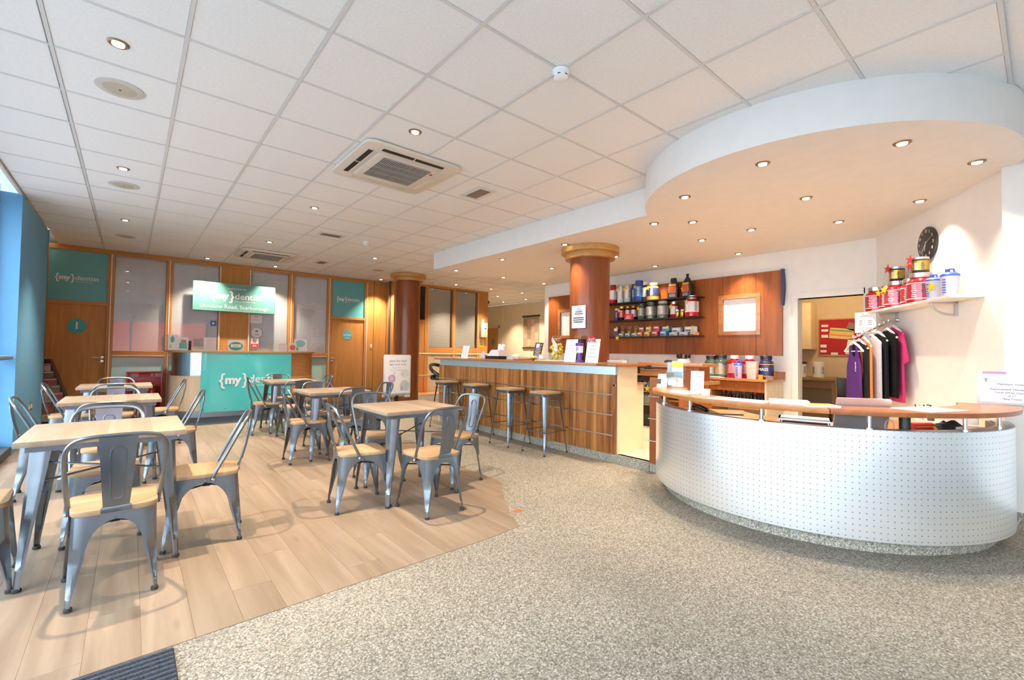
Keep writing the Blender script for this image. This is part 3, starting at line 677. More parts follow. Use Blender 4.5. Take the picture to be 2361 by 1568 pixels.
# wooden end post of the desk with its rails
p = thing('desk_end_post', 'narrow cherry end panel with chrome strips beside the curved desk', 'panel', (0, 0, 0))
BX(4.655, 4.70, 2.50, 2.615, .09, 1.0).build('panel', CHERRY, p); BX(4.66, 4.70, 2.45, 2.615, 0, .09).build('plinth', AGGP, p)
for z in (.80, .565, .33): MB().tube([(4.648, 2.50, z), (4.648, 2.625, z)], .008, 8).build('metal_rail', CHROME, p)
# till stand
u = thing('till_stand', 'cherry till stand with a raised top between desk and bar', 'stand', (0, 0, .1))
BX(5.42, 5.80, 2.42, 3.29, 1.005, 1.045).build('top', CHERRYT, u, bevel=.004)
BX(5.50, 5.75, 2.50, 2.76, 0, 1.005).build('pillar', CHERRY, u); BX(5.40, 5.80, 2.40, 2.52, .80, .84).build('side_shelf', CHERRYT, u)
BX(5.45, 5.78, 2.78, 3.27, .90, .95).build('drawer_shelf', CHERRYT, u)
# back cabinet under the wall panel
t = thing('back_worktop', 'long cherry worktop along the wall behind the bar', 'worktop', (0, 0, .1))
BX(6.70, 7.32, 2.21, 6.85, .80, .832).build('worktop_slab', CHERRYT, t, bevel=.004); BX(7.30, 7.325, 2.21, 6.85, .833, .93).build('upstand', CHERRY, t); BX(6.95, 7.3, 2.20, 2.222, .833, .93).build('upstand', CHERRY, t)
def cabinet(lab, y0, y1, units):
    k_ = thing('back_cabinet', lab, 'cabinet', (0, 0, .1), 0, 'cabinets under the back worktop')
    BX(6.75, 7.31, y0, y0+.025, 0, .798).build('side_panel', P('pale_side', (.66, .54, .40), .5), k_)
    for a, b_ in units:
        d_ = BX(6.745, 6.77, a, b_-.01, .66, .79).build('drawer', CHERRY, k_, bevel=.002, seg=1)
        MB().lathe([(.011, 0), (.013, .01), (.008, .016)], 12).xf(Matrix.Translation((6.745, (a+b_)/2, .74)) @ Matrix.Rotation(R(-90), 4, 'Y')).build('knob', P('brass_knob', (.8, .5, .2), .25, 1), d_)
        BX(6.76, 7.3, b_-.01, b_+.01, 0, .798).build('divider', CHERRYT, k_); BX(6.76, 7.3, a, b_, .425, .445).build('niche_shelf', CHERRYT, k_)
    BX(7.27, 7.30, y0+.025, y1, 0, .798).build('back_board', P('niche_back', (.50, .45, .40), .6), k_)
cabinet('cherry cabinet with drawers and bottle niches left of the back room door', 2.235, 3.70, ((2.26, 2.98), (3.0, 3.70)))
cabinet('cherry cabinet with drawers behind the bar column', 4.40, 6.60, ((4.425, 5.1), (5.12, 5.82), (5.84, 6.6)))

# ------------------------------------------------------------------ far desk
t = thing('dentist_desk', 'curved maple and steel desk with a bright teal front panel', 'desk', (0, 0, 0))
LFT = [(.97, 10.80)]; C1 = (1.50, 10.06); 
def desk_path(off=0, n=14):
    """left end, round corner, gently bowed front, round corner, right end"""
    pts = [(.955-off, 10.78), (.955-off, 10.10)]
    pts += [(1.42+(.465+off)*math.cos(R(a)), 10.06+(.465+off)*math.sin(R(a))) for a in range(180, 256, 8)]
    x0, x1 = 1.30, 3.02
    pts += [(x0+(x1-x0)*k/10, 9.570-off-.06*math.sin(math.pi*k/10)) for k in range(1, 10)]
    pts += [(2.90+(.465+off)*math.cos(R(a)), 10.06+(.465+off)*math.sin(R(a))) for a in range(284, 361, 8)]
    pts += [(3.365+off, 10.10), (3.365+off, 10.78)]
    out = []
    for p0, p1 in zip(pts, pts[1:]):
        for k in range(4): out.append((p0[0]+(p1[0]-p0[0])*k/4, p0[1]+(p1[1]-p0[1])*k/4))
    return out+[pts[-1]]
def path_wall(mb, path, th, z0, z1):
    k = len(path); nor = []
    for i in range(k):
        a = Vector(path[max(0, i-1)]); b_ = Vector(path[min(k-1, i+1)]); d = (b_-a).normalized(); nor.append(Vector((-d.y, d.x)))
    secs = [[(path[i][0], path[i][1], z0), (path[i][0], path[i][1], z1), (path[i][0]+nor[i].x*th, path[i][1]+nor[i].y*th, z1), (path[i][0]+nor[i].x*th, path[i][1]+nor[i].y*th, z0)] for i in range(k)]
    return mb.loft(secs)
dp = desk_path(); lo = [q for q in dp if q[0] < 1.45]; hi = [q for q in dp if q[0] > 2.80]
path_wall(MB(), desk_path(-.05), .02, 0, .125).build('steel_plinth', BRUSH, t)
path_wall(MB(), dp, .03, .125, 1.16).build('body', MAPLE, t)
path_wall(MB(), [q for q in desk_path(.004) if q[0] < 1.375 and q[1] < 10.75], .01, .75, 1.16).build('steel_band', P('steel_band', (.62, .70, .78), .22, .95), t)
OB = WOOD('oak_band', (.36, .16, .05), (.46, .22, .08), 'x', .3)
path_wall(MB(), [q for q in desk_path(.004) if q[0] > 2.84], .01, .70, 1.16).build('oak_band', OB, t)
path_wall(MB(), [q for q in desk_path(.004) if q[0] > 2.84], .01, .125, .69).build('oak_band', OAK, t)
teal = path_wall(MB(), [q for q in desk_path(.02) if 1.36 < q[0] < 2.87], .012, .10, 1.165).build('teal_panel', TEALB, t)
for x, z in ((1.42, .16), (2.1, .14), (2.82, .14), (1.42, 1.12), (2.1, 1.13), (2.82, 1.12), (1.75, .15), (2.45, .15)):
    MB().lathe([(.01, 0), (.008, .006)], 10).xf(Matrix.Translation((x, 9.550-.06*math.sin(math.pi*(x-1.30)/1.72)+.004, z)) @ Matrix.Rotation(R(90), 4, 'X')).build('panel_stud', CHROME, teal)
top_o = desk_path(.05); top_i = [(x, y) for x, y in reversed(desk_path(-.28))]
MB().prism(top_o+top_i, 1.165, 1.20).build('counter_top', WOOD('oak_top', (.50, .29, .12), (.60, .37, .17), 'x', .3), t, bevel=.004)
logo(t, 2.15, 9.486, .665, 1.03)

# ------------------------------------------------------------------ hanging sign over it
s_ = thing('hanging_sign', 'teal hanging sign board above the far desk', 'sign', (2.047, 10.71, 2.0))
BX(-.733, .733, 0, .02, 0, .578).build('board', SIGNT, s_, bevel=.002, seg=1)
for x in (-.54, .54): MB().tube([(x, .01, .578), (x, .01, CZ-1.995)], .003, 5).build('wire', CHROME, s_)
text('welcome to', .068, s_, PRINTW, (.02, -.002, .475)); logo(s_, .02, -.002, .31, .915); text('Dunslow Road, Scarborough', .107, s_, PRINTW, (0, -.002, .093), bold=-.0005)

# ------------------------------------------------------------------ ceiling fittings
MB_RING = MB().lathe([(.030, -.006), (.044, -.008), (.052, -.001), (.052, .006), (.030, .006)], 24).mesh('trim_ring'); MB_RING.materials.append(P('downlight_ring', (.30, .21, .14), .35, .8))
MB_LAMP = MB().lathe([(.029, 0), (.029, .004)], 20).mesh('lamp'); MB_LAMP.materials.append(LAMP)
spot = bpy.data.lights.new('downlight_beam', 'SPOT'); spot.energy = SPOT_W; spot.color = WARM; spot.spot_size = R(92); spot.spot_blend = .75; spot.shadow_soft_size = .03
spot2 = spot.copy(); spot2.energy = SPOT_TILE_W; spot2.color = (1.0, .80, .58)
def downlight(x, y, z, label, group):
    t = thing('downlight', label, 'downlight', (x, y, z), 0, group)
    inst(MB_RING, 'trim_ring', t, (0, 0, 0)); inst(MB_LAMP, 'lamp', t, (0, 0, -.0105))
    l = bpy.data.objects.new('downlight_beam', spot if group == G3 else spot2); COL.objects.link(l); l.parent = t; l.location = (0, 0, -.016)
G1, G2, G3 = 'downlights in the tiled ceiling', 'downlights in the far corridor ceiling', 'downlights in the white bulkhead'
for x, y, lab in ((.30, 3.32, 'recessed downlight nearest the top left, above the biggest round speaker'), (.30, 5.72, 'recessed downlight just above the middle round speaker'), (.30, 8.09, 'recessed downlight above the small farthest window-row speaker'),
                  (2.10, 3.12, 'recessed downlight touching the edge of the near air conditioner'), (2.10, 5.71, 'recessed downlight alone between the two air conditioners'), (2.10, 8.09, 'recessed downlight just above the far air conditioner'),
                  (1.51, 10.46, 'recessed downlight left of the far air conditioner near the partition'), (2.72, 10.46, 'recessed downlight below the far air conditioner near the partition'), (3.92, 8.12, 'recessed downlight left of the dropped ceiling corner'), (5.10, 10.50, 'recessed downlight by the oak corner left of the far column')):
    downlight(x, y, CZ-.001, lab, G1)
for x, y, lab in ((6.9, 9.88, 'far downlight above the left tall blind beyond the column'), (8.06, 9.88, 'far downlight beyond the right tall blind corner'), (9.21, 9.88, 'far downlight nearest the dropped ceiling edge in the corridor'),
                  (9.22, 11.05, 'far corridor downlight in the middle left of its group'), (10.36, 12.17, 'deepest corridor downlight, lowest in its group'), (10.38, 11.02, 'far corridor downlight nearest the rolled wall chart')):
    downlight(x, y, CZ-.001, lab, G2)
for x, y, lab in ((4.85, 6.73, 'bulkhead downlight at the far left corner of the dropped ceiling'), (4.84, 5.39, 'bulkhead downlight second along the dropped ceiling front edge'), (5.93, 6.71, 'bulkhead downlight on the far edge, second from its left corner'),
                  (5.93, 5.38, 'bulkhead downlight between the far edge and the bar column'), (7.03, 6.71, 'bulkhead downlight at the far right corner beside the bar wall'), (4.83, 4.04, 'bulkhead downlight touching the left of the bar column capital'),
                  (5.94, 4.04, 'bulkhead downlight just right of the bar column capital'), (4.04, 1.25, 'bulkhead downlight under the left front of the drum'), (4.38, .49, 'largest bulkhead downlight under the front of the drum'),
                  (5.17, .19, 'bulkhead downlight farthest right under the drum'), (4.29, 2.02, 'bulkhead downlight under the left end of the drum'), (5.13, 1.29, 'bulkhead downlight at the centre of the drum'),
                  (4.84, 2.69, 'bulkhead downlight above the gap between bar and desk, left one'), (5.09, 2.37, 'bulkhead downlight above the gap between bar and desk, right one'), (5.87, 2.07, 'bulkhead downlight above the till stand'),
                  (6.22, 1.31, 'bulkhead downlight in front of the back room opening'), (5.92, 2.69, 'bulkhead downlight behind the till, second row'), (7.03, 2.71, 'bulkhead downlight above the white pass panel'),
                  (7.01, 4.05, 'bulkhead downlight above the shelves of tubs'), (5.98, .62, 'bulkhead downlight against the clock wall')):
    downlight(x, y, SZ-.001, lab, G3)
for x, y, lab in ((.30, 3.92, 'big round beige ceiling speaker nearest the camera'), (.30, 6.32, 'round beige ceiling speaker, middle of the window row'), (.30, 9.31, 'small round beige ceiling speaker near the partition'), (4.52, 9.33, 'round ceiling speaker left of the far column')):
    t = thing('ceiling_speaker', lab, 'speaker', (x, y, CZ-.004), 0, 'round ceiling speakers')
    MB().lathe([(.118, -.004), (.132, -.002), (.134, .004), (.118, .004)], 40).build('rim', P('speaker_rim', (.60, .58, .52), .5), t)
    MB().lathe([(.02, -.007), (.117, -.003), (.117, .004)], 40).build('grille', P('speaker_grille', (.50, .46, .36), .7), t); MB().lathe([(.007, -.009), (.007, -.004)], 10).build('badge', INK, t)
for x, y, lab in ((2.31, 3.90, 'large ceiling air conditioner cassette nearest the camera'), (2.31, 9.30, 'ceiling air conditioner cassette far away above the desk')):
    t = thing('air_conditioner', lab, 'air conditioner', (x, y, CZ-.005), 0, 'ceiling air conditioners')
    CRM = P('ac_cream', (.72, .66, .58), .5, var=.02)
    MB().prism(rpoly(.94, .94, .09, 6), -.03, 0).build('casing', CRM, t, bevel=.012)
    MB().prism(rpoly(.60, .60, .03), -.042, -.028).build('centre_panel', CRM, t, bevel=.006)
    BX(-.235, .235, -.26, .215, -.044, -.040).build('grille_recess', P('ac_dark', (.055, .055, .055), .7), t)
    for q in range(25): BX(-.235+.47*q/24-.0035, -.235+.47*q/24+.0035, -.26, .215, -.050, -.042).build('grille_slat', P('ac_slat', (.40, .37, .33), .5), t)
    for q in range(5): BX(-.235, .235, -.26+.475*q/4-.004, -.26+.475*q/4+.004, -.051, -.043).build('grille_bar', MATS['ac_slat'], t)
    for q in range(4):
        e = Matrix.Rotation(R(90*q), 4, 'Z'); openq = q in (0, 3)
        MB().box(-.30, .30, -.395, -.345, -.034, -.028).xf(e).build('air_slot', P('ac_black', (.01, .01, .01), .6) if openq else CRM, t)
        if openq: MB().box(-.30, .30, -.352, -.338, -.04, -.03).box(-.005, .005, -.395, -.345, -.038, -.028).xf(e).build('louvre', CRM, t)
        else: MB().box(-.29, .29, -.393, -.347, -.038, -.030).xf(e).build('louvre', P('ac_louvre', (.62, .60, .48), .5), t)
    BX(.265, .29, -.20, -.17, -.0445, -.041).build('indicator', RED, t)
for x, y, lab, rz in ((3.30, 3.92, 'rectangular ceiling vent right of the near air conditioner', R(90)), (2.70, 6.93, 'rectangular ceiling vent left of the small smoke detector', 0), (3.30, 9.28, 'small far ceiling vent right of the far air conditioner', R(90))):
    t = thing('ceiling_vent', lab, 'vent', (x, y, CZ-.003), rz, 'ceiling vents')
    BX(-.19, .19, -.12, .12, -.006, .002).build('frame', TEE, t, bevel=.003); BX(-.14, .14, -.07, .07, -.008, -.005).build('grille', LINES('vent_grille', (.24, .20, .18), (.11, .09, .08), .016, 'y') if 'vent_grille' not in MATS else MATS['vent_grille'], t)
for x, y, z, lab in ((2.40, 1.80, CZ-.004, 'white smoke detector on the near ceiling grid crossing'), (3.29, 7.0, CZ-.001, 'small white smoke detector right of a vent'), (6.30, 9.95, CZ-.001, 'faint smoke detector beyond the far column')):
    t = thing('smoke_detector', lab, 'smoke detector', (x, y, z), 0, 'smoke detectors')
    MB().lathe([(.052, 0), (.052, -.022), (.046, -.026)], 28).build('base', PAPER, t); MB().lathe([(.045, -.026), (.047, -.045), (.032, -.058), (.012, -.060)], 28).build('dome', PAPER, t)
    for q in range(6): MB().box(-.009, .009, -.0475, -.042, -.042, -.036).xf(Matrix.Rotation(R(60*q), 4, 'Z')).build('vent_slot', INK, t)

# ================================================================== SMALL THINGS
# ------------------------------------------------------------------ generic makers (front faces -y before turning)
def tub(label, loc, r, h, body, lid, band=None, rz=FX, neck=.72, lidh=.16, starc=None, group=None, name='supplement_tub', cat='tub', prints=True, bandz=(.22, .72), jar=False, stxt=None):
    t = thing(name, label, cat, loc, rz, group)
    if jar: pr = [(r*.9, 0), (r, .02*h), (r, .80*h), (r*.97, .84*h)]
    else: pr = [(r*.92, 0), (r, .03*h), (r, .66*h), (r*.95, .74*h), (r*neck, .82*h), (r*neck, .86*h)]
    MB().lathe(pr, 28).build('body', body, t)
    z = pr[-1][1]; lr = r*(1.02 if jar else neck+.06)
    MB().lathe([(lr, z), (lr, z+lidh*h*.9), (lr*.93, z+lidh*h)], 28).build('lid', lid, t)
    if band:
        MB().lathe([(r*1.004, h*bandz[0]), (r*1.004, h*bandz[1])], 28).build('label_band', band, t)
    if prints:
        for k, a in enumerate((-38, 20, 62)):
            m = MB(); rn = random.Random(len(label)+k)
            for q in range(7):
                zz = h*(bandz[0]+.05+.065*q); ww = R(rn.uniform(8, 15))
                pts = [(r*1.012*math.sin(R(a)+d), -r*1.012*math.cos(R(a)+d)) for d in (-ww, -ww/2, 0, ww/2, ww)]
                m.loft([[(px, py, zz), (px, py, zz+h*.03), (px*.995, py*.995, zz+h*.03), (px*.995, py*.995, zz)] for px, py in pts])
            m.build('print_lines', (INK if k != 1 else PRINTW), t)
    if starc:
        MB().plate([(x*1.0, z2) for x, z2 in star(.045 if stxt is None else stxt, .019 if stxt is None else stxt*.42)], -.004, 0).xf(Matrix.Translation((-r*.25, -r*1.10, h*.70)) @ Matrix.Rotation(R(8), 4, 'Y')).build('price_star', starc, t)
    return t
SHR = P('tub_red', (.55, .012, .025), .18, .25, coat=.4); SILV = P('lid_silver', (.75, .75, .76), .22, .9); WLID = P('lid_white', (.85, .85, .86), .35)
NVY = P('tub_navy', (.025, .035, .12), .25, coat=.3); OLV = P('tub_olive', (.10, .13, .10), .15, coat=.5); BLU = P('tub_blue', (.03, .07, .38), .22, coat=.3)
GLD = P('gold_band', (.62, .42, .09), .22, .9); WBAND = P('white_band', (.80, .80, .82), .4); PINKW = P('pink_white', (.80, .55, .60), .3)
ORB = P('orange_band', (.75, .30, .05), .4); GLDS = P('gold_star', (.70, .52, .22), .4); REDS = P('red_star', (.55, .03, .03), .5); LIDG = P('gold_lid', (.66, .45, .06), .3, .7)

# ------------------------------------------------------------------ shelves behind the bar
for k, (z, nm) in enumerate(((2.16, 'top'), (1.845, 'middle'), (1.552, 'bottom'))):
    o = BX(7.07, 7.29, 3.34, 5.75, z-.018, z).build('bar_shelf', BLACK); tag(o, 'thin black shelf on the bar back panel, %s of three' % nm, 'shelf', 'black bar shelves')
Z1, Z2, Z3 = 2.16, 1.845, 1.552
GS = 'products on the bar shelves'
TX = 7.17
for (y, r, h, bd, ld, ba, st, lab) in (
    (5.02, .075, .34, SHR, P('lid_dkred', (.3, .02, .03), .4), WBAND, None, 'red and white tub at the column end of the top shelf'),
    (4.85, .062, .33, P('tub_pale', (.70, .78, .78), .3), SILV, WBAND, GLDS, 'pale silver bottle with a beige star on the top shelf'),
    (4.70, .062, .33, P('tub_pale2', (.55, .70, .74), .3), SILV, WBAND, YELLOW, 'white label bottle with a yellow star on the top shelf'),
    (4.575, .05, .31, NVY, NVY, None, None, 'slim navy bottle left of the blue tub on the top shelf'),
    (4.46, .085, .36, BLU, BLU, P('blue_band', (.05, .25, .62), .3), GLDS, 'bright blue tub on the top shelf'),
    (4.335, .055, .32, NVY, WLID, WBAND, None, 'navy and white bottle on the top shelf behind the orange tub'),
    (4.19, .105, .29, ORB, P('lid_copper', (.75, .55, .40), .25, .7), P('navy_band', (.04, .05, .18), .3), YELLOW, 'wide orange and navy tub with a yellow star'),
    (4.93, .045, .22, P('tub_violet', (.12, .04, .25), .3), WLID, None, None, 'small dark violet bottle at the column end of the middle shelf'),
    (4.82, .062, .25, P('tub_black', (.02, .02, .022), .2, coat=.4), LIDG, P('red_band', (.6, .08, .05), .3), GLDS, 'black tub with gold lid and red label on the middle shelf'),
    (4.69, .05, .25, P('tub_black', (.02, .02, .022), .2), LIDG, PINKW, None, 'black gold-lidded jar, left one behind the red box'),
    (4.57, .05, .25, P('tub_black', (.02, .02, .022), .2), LIDG, PINKW, None, 'black gold-lidded jar, right one behind the red box'),
    (4.41, .07, .27, OLV, P('lid_dkgreen', (.05, .10, .08), .3), P('grey_band', (.35, .36, .33), .4), YELLOW, 'dark green tub with a big yellow star on the middle shelf'),
    (4.22, .092, .285, OLV, OLV, P('grey_band', (.35, .36, .33), .4), None, 'large dark green tub, left of the pair on the middle shelf'),
    (4.0, .095, .285, OLV, P('lid_pale', (.55, .52, .42), .3), P('grey_band', (.35, .36, .33), .4), None, 'large dark green tub with pale lid on the middle shelf'),
    (3.80, .06, .26, SHR, SILV, WBAND, YELLOW, 'red tub with silver lid and yellow star on the middle shelf'),
    (3.49, .105, .33, SHR, SILV, WBAND, GLDS, 'big red tub with silver lid at the end of the middle shelf')):
    zz = Z1 if 'top shelf' in lab or 'wide orange' in lab else Z2
    tub(lab, (TX, y, zz), r, h, bd, ld, ba, starc=st, group=GS)
for y, lab in ((3.70, 'tiny gold bottle, left one in front of the big red tub'), (3.62, 'tiny gold bottle, right one in front of the big red tub')):
    tub(lab, (7.11, y, Z2), .033, .12, GLD, WLID, None, group=GS, name='small_bottle', cat='bottle', prints=False)
o = thing('product_box', 'glossy red box in front of the black jars on the middle shelf', 'box', (7.105, 4.63, Z2), FX, GS); BX(-.085, .085, -.02, .06, 0, .105).build('carton', P('carton_red', (.60, .03, .05), .3), o, bevel=.003); bars(o, PRINTW, 0, .07, .10, 3, .022, -.021)
for y, lab, rz in ((3.80, 'black and orange protein pouch, left one on the top shelf', FX+R(10)), (3.56, 'black and orange protein pouch with a twisted neck on the top shelf', FX-R(4))):
    t = thing('protein_pouch', lab, 'pouch', (7.16, y, Z1), rz, 'protein pouches')
    sec = []
    for z, wd, dp_ in ((0, .085, .055), (.03, .09, .06), (.16, .09, .055), (.22, .08, .04), (.275, .055, .015), (.33, .045 if 'left' in lab else .018, .008), (.375 if 'left' not in lab else .335, .04 if 'left' in lab else .028, .006)):
        sec.append([(x*1.0, y_, z) for x, y_ in rpoly(2*wd, 2*dp_, min(wd, dp_)*.6, 3)])
    MB().loft(sec).build('pouch_body', BLACK, t)
    MB().plate(rpoly(.125, .11, .02, 3, 0, .135), -.066, -.052).build('orange_label', P('pouch_orange', (.60, .13, .06), .4), t); MB().plate(rpoly(.11, .035, .008, 3, 0, .215), -.060, -.046).build('gold_title', P('pouch_gold', (.70, .38, .05), .4), t)
    MB().plate(rpoly(.10, .05, .01, 3, 0, .045), -.067, -.055).build('grey_label', P('pouch_grey', (.30, .28, .30), .5), t)
    MB().plate(star(.05, .02), -.075, -.071).xf(Matrix.Translation((-.085, 0, .13)) @ Matrix.Rotation(R(40), 4, 'Z')).build('price_star', YELLOW, t)
# bottom shelf: snack boxes in two tiers
BXS = [(4.93, .10, .05, .19, (.16, .05, .22), 'violet upright box'), (4.80, .10, .10, .06, (.35, .45, .42), 'pale green tray'), (4.66, .10, .10, .06, (.28, .48, .46), 'teal tray'), (4.52, .10, .10, .06, (.42, .50, .48), 'grey green tray'),
       (4.41, .09, .10, .075, (.75, .25, .10), 'orange carton'), (4.27, .10, .10, .075, (.78, .42, .08), 'amber carton'), (4.12, .11, .10, .08, (.68, .08, .10), 'red carton'), (3.96, .11, .10, .08, (.12, .42, .72), 'sky blue carton'),
       (3.78, .14, .10, .055, (.55, .58, .66), 'silver blue snack box'), (3.60, .14, .10, .055, (.60, .64, .75), 'white blue snack box'), (3.44, .10, .10, .05, (.75, .35, .18), 'small orange snack box')]
UPS = [(4.38, .10, .085, (.50, .14, .08), 'brown red carton'), (4.24, .10, .085, (.66, .42, .12), 'mustard carton'), (4.09, .11, .09, (.60, .10, .14), 'crimson carton'), (3.92, .13, .075, (.10, .36, .66), 'blue carton'), (3.73, .15, .075, (.50, .54, .64), 'grey blue carton'), (3.50, .17, .085, (.48, .58, .70), 'large pale blue carton')]
GB = 'snack boxes on the bottom shelf'
def carton(y, w, d, h, z, colr, lab, st=None):
    t = thing('snack_box', lab, 'box', (7.16, y, z), FX, GB)
    m = P('carton_%d_%d_%d' % tuple(int(c*100) for c in colr), colr, .35, var=.03)
    BX(-w/2, w/2, -d/2, d/2, 0, h).build('carton', m, t, bevel=.002, seg=1); BX(-w*.36, w*.36, -d/2-.0015, -d/2, h*.55, h*.8).build('title_patch', PRINTW, t); BX(-w*.40, w*.1, -d/2-.0015, -d/2, h*.15, h*.4).build('picture_patch', P('choc_patch', (.20, .10, .06), .5), t)
    if st: MB().plate(star(.038, .016), -d/2-.006, -d/2-.003).xf(Matrix.Translation((w*.3, 0, h*.8))).build('price_star', YELLOW, t)
for k, (y, w_, d, h, c, lab) in enumerate(BXS): carton(y, w_, d, h, Z3, c, lab + ' in the lower tier of the bottom shelf', k in (0,))
for k, (y, w_, h, c, lab) in enumerate(UPS):
    base = {0: .075, 1: .075, 2: .08, 3: .08, 4: .055, 5: .055}[k]
    carton(y, w_, .09, h, Z3+base, c, lab + ' in the upper tier of the bottom shelf', k in (1, 3, 5))
for q, y in enumerate((4.80, 4.66, 4.52)):
    t = thing('clear_pouch', 'clear snack tub standing in the trays, %s of three' % ('left', 'middle', 'right')[q], 'container', (7.17, y, Z3+.06), FX, GB)
    MB().lathe([(.035, 0), (.045, .05), (.045, .09)], 18).build('tub_body', ACRY, t); MB().lathe([(.036, .002), (.04, .045)], 18).build('contents', P('amber_food', (.5, .25, .06), .6), t); MB().tube([(.04*math.cos(R(a)), 0, .09+.03*math.sin(R(a))) for a in range(0, 181, 20)], .003, 5).build('carry_loop', GLDS, t)
MB().plate(star(.048, .02), 0, .004)
t = thing('price_star', 'yellow star price tag under the bottom bar shelf', 'price tag', (7.06, 4.84, 1.53), FX); MB().plate(star(.05, .021), 0, .004).build('star', YELLOW, t)

# ------------------------------------------------------------------ things on the back cabinet (worktop 0.932)
WT = .932; GBK = 'tubs on the back cabinet'
tub('dark green tub, left one on the back cabinet', (7.02, 3.10, WT), .095, .30, OLV, BLACK, P('grey_band', (.35, .36, .33), .4), group=GBK, bandz=(.12, .52))
tub('dark green tub with orange label on the back cabinet', (7.02, 2.955, WT), .10, .315, OLV, BLACK, P('olive_orange', (.45, .33, .18), .4), group=GBK, bandz=(.12, .55))
tub('big red tub, left one on the back cabinet', (7.02, 2.76, WT), .105, .31, SHR, WLID, P('red_pale', (.70, .30, .32), .3), group=GBK, bandz=(.2, .62), neck=.5)
tub('big red tub behind the pink container on the back cabinet', (7.02, 2.555, WT), .105, .31, SHR, WLID, P('red_pale', (.70, .30, .32), .3), group=GBK, bandz=(.2, .62), neck=.5)
t = tub('navy and orange tub with black lid on the back cabinet', (7.0, 2.335, WT), .095, .31, NVY, BLACK, P('navy_lab', (.03, .04, .16), .25), group=GBK, bandz=(.10, .60), prints=False)
text('MASS', .055, t, PRINTW, (0, -.0995, .13), bold=.001)
for z in (.035, .195): MB().lathe([(.0965, z), (.0965, z+.012)], 28).build('orange_stripe', ORB, t)
def shaker(label, loc, rz, capc, bodyc, h=.22, r=.05, group=None, vertical=None):
    t = thing('shaker_bottle', label, 'shaker', loc, rz, group)
    MB().lathe([(r*.78, 0), (r*.8, .005), (r, h*.74), (r, h*.76)], 24).build('cup', bodyc, t)
    MB().lathe([(r*1.06, h*.74), (r*1.06, h*.80), (r*.8, h*.86), (r*.55, h*.88)], 24).build('cap', capc, t)
    MB().lathe([(r*.28, h*.87), (r*.28, h*1.0), (r*.22, h*1.01)], 14, (-r*.3, 0, 0)).build('spout', capc, t)
    MB().tube([(r*.6, 0, h*.86), (r*.5, 0, h*.98), (0, 0, h*1.0), (-r*.3, 0, h*.97)], .007, 6).build('carry_loop', capc, t)
    m = MB()
    for q in range(6): m.box(-.012, .012, -r*1.02, -r*.98+.004, h*(.15+.09*q), h*(.15+.09*q)+.008)
    m.build('volume_marks', P('mark_blue', (.05, .12, .6), .5), t)
    return t
CAPB = P('cap_blue', (.08, .17, .75), .3); CLB = P('cup_frost', (.72, .70, .84), .3, var=.02)
shaker('blue capped shaker in front of the red tubs', (6.86, 2.64, WT), FX, CAPB, P('cup_lilac', (.66, .58, .78), .35), .24, .055)
t = thing('plastic_container', 'tall pale pink plastic container on the back cabinet', 'container', (6.86, 2.455, WT), FX); MB().loft([[(x, y, z) for x, y in rpoly(w_, w_*.8, .015, 3)] for z, w_ in ((0, .115), (.225, .14))]).build('container_body', P('pink_plastic', (.85, .58, .52), .35), t); MB().loft([[(x, y, z) for x, y in rpoly(w_, w_*.8, .015, 3)] for z, w_ in ((.225, .146), (.235, .146))]).build('container_rim', P('pink_plastic', (.85, .58, .52), .35), t)
t = thing('yellow_cup', 'small yellow cup beside the pink container', 'cup', (6.84, 2.345, WT), FX); MB().lathe([(.028, 0), (.033, .05), (.033, .055)], 18).build('cup_body', P('cup_yellow', (.9, .42, .03), .4), t); MB().lathe([(.035, .053), (.035, .06)], 18).build('cup_lip', P('cup_yellow', (.9, .42, .03), .4), t)
t = thing('card_machine', 'grey card payment machine at the right end of the back cabinet', 'card machine', (6.98, 2.27, WT), FX+R(10)); MB().loft([[(-.045, -.09, 0), (.045, -.09, 0), (.045, .09, 0), (-.045, .09, 0)], [(-.042, -.085, .025), (.042, -.085, .025), (.042, .085, .065), (-.042, .085, .065)]]).build('casing', P('machine_grey', (.18, .18, .19), .4), t, bevel=.006); MB().loft([[(-.03, .01, .046), (.03, .01, .046), (.03, .07, .06), (-.03, .07, .06)], [(-.03, .01, .05), (.03, .01, .05), (.03, .07, .064), (-.03, .07, .064)]]).build('screen', P('screen_grey', (.55, .58, .55), .2), t)
t = thing('paper_sheets', 'loose white sheets on the back cabinet', 'paper', (6.82, 2.98, WT), FX); BX(-.14, .14, -.05, .06, 0, .006).build('sheet', PAPER, t); MB().box(-.10, .10, -.06, .04, .006, .010).xf(Matrix.Rotation(R(18), 4, 'Z')).build('sheet', PAPER, t)
for y, lab in ((3.66, 'black capped clear bottle, left one under the wall panel'), (3.52, 'black capped clear bottle, right one under the wall panel')):
    t = thing('clear_bottle', lab, 'bottle', (7.1, y, WT), FX, 'clear bottles under the panel'); MB().lathe([(.045, 0), (.045, .20), (.03, .24), (.03, .26)], 20).build('bottle_body', P('milky', (.70, .69, .68), .3), t); MB().lathe([(.04, .26), (.045, .28), (.045, .31), (.03, .33)], 20).build('cap', BLACK, t); MB().lathe([(.02, .33), (.02, .34)], 12).build('cap_button', REDS, t)
t = thing('white_tub', 'small white tub with black lid standing on the till stand', 'tub', (5.62, 2.78, 1.145), FX); MB().lathe([(.05, 0), (.052, .05)], 22).build('tub_body', WLID, t); MB().lathe([(.053, .05), (.053, .062)], 22).build('lid', BLACK, t)
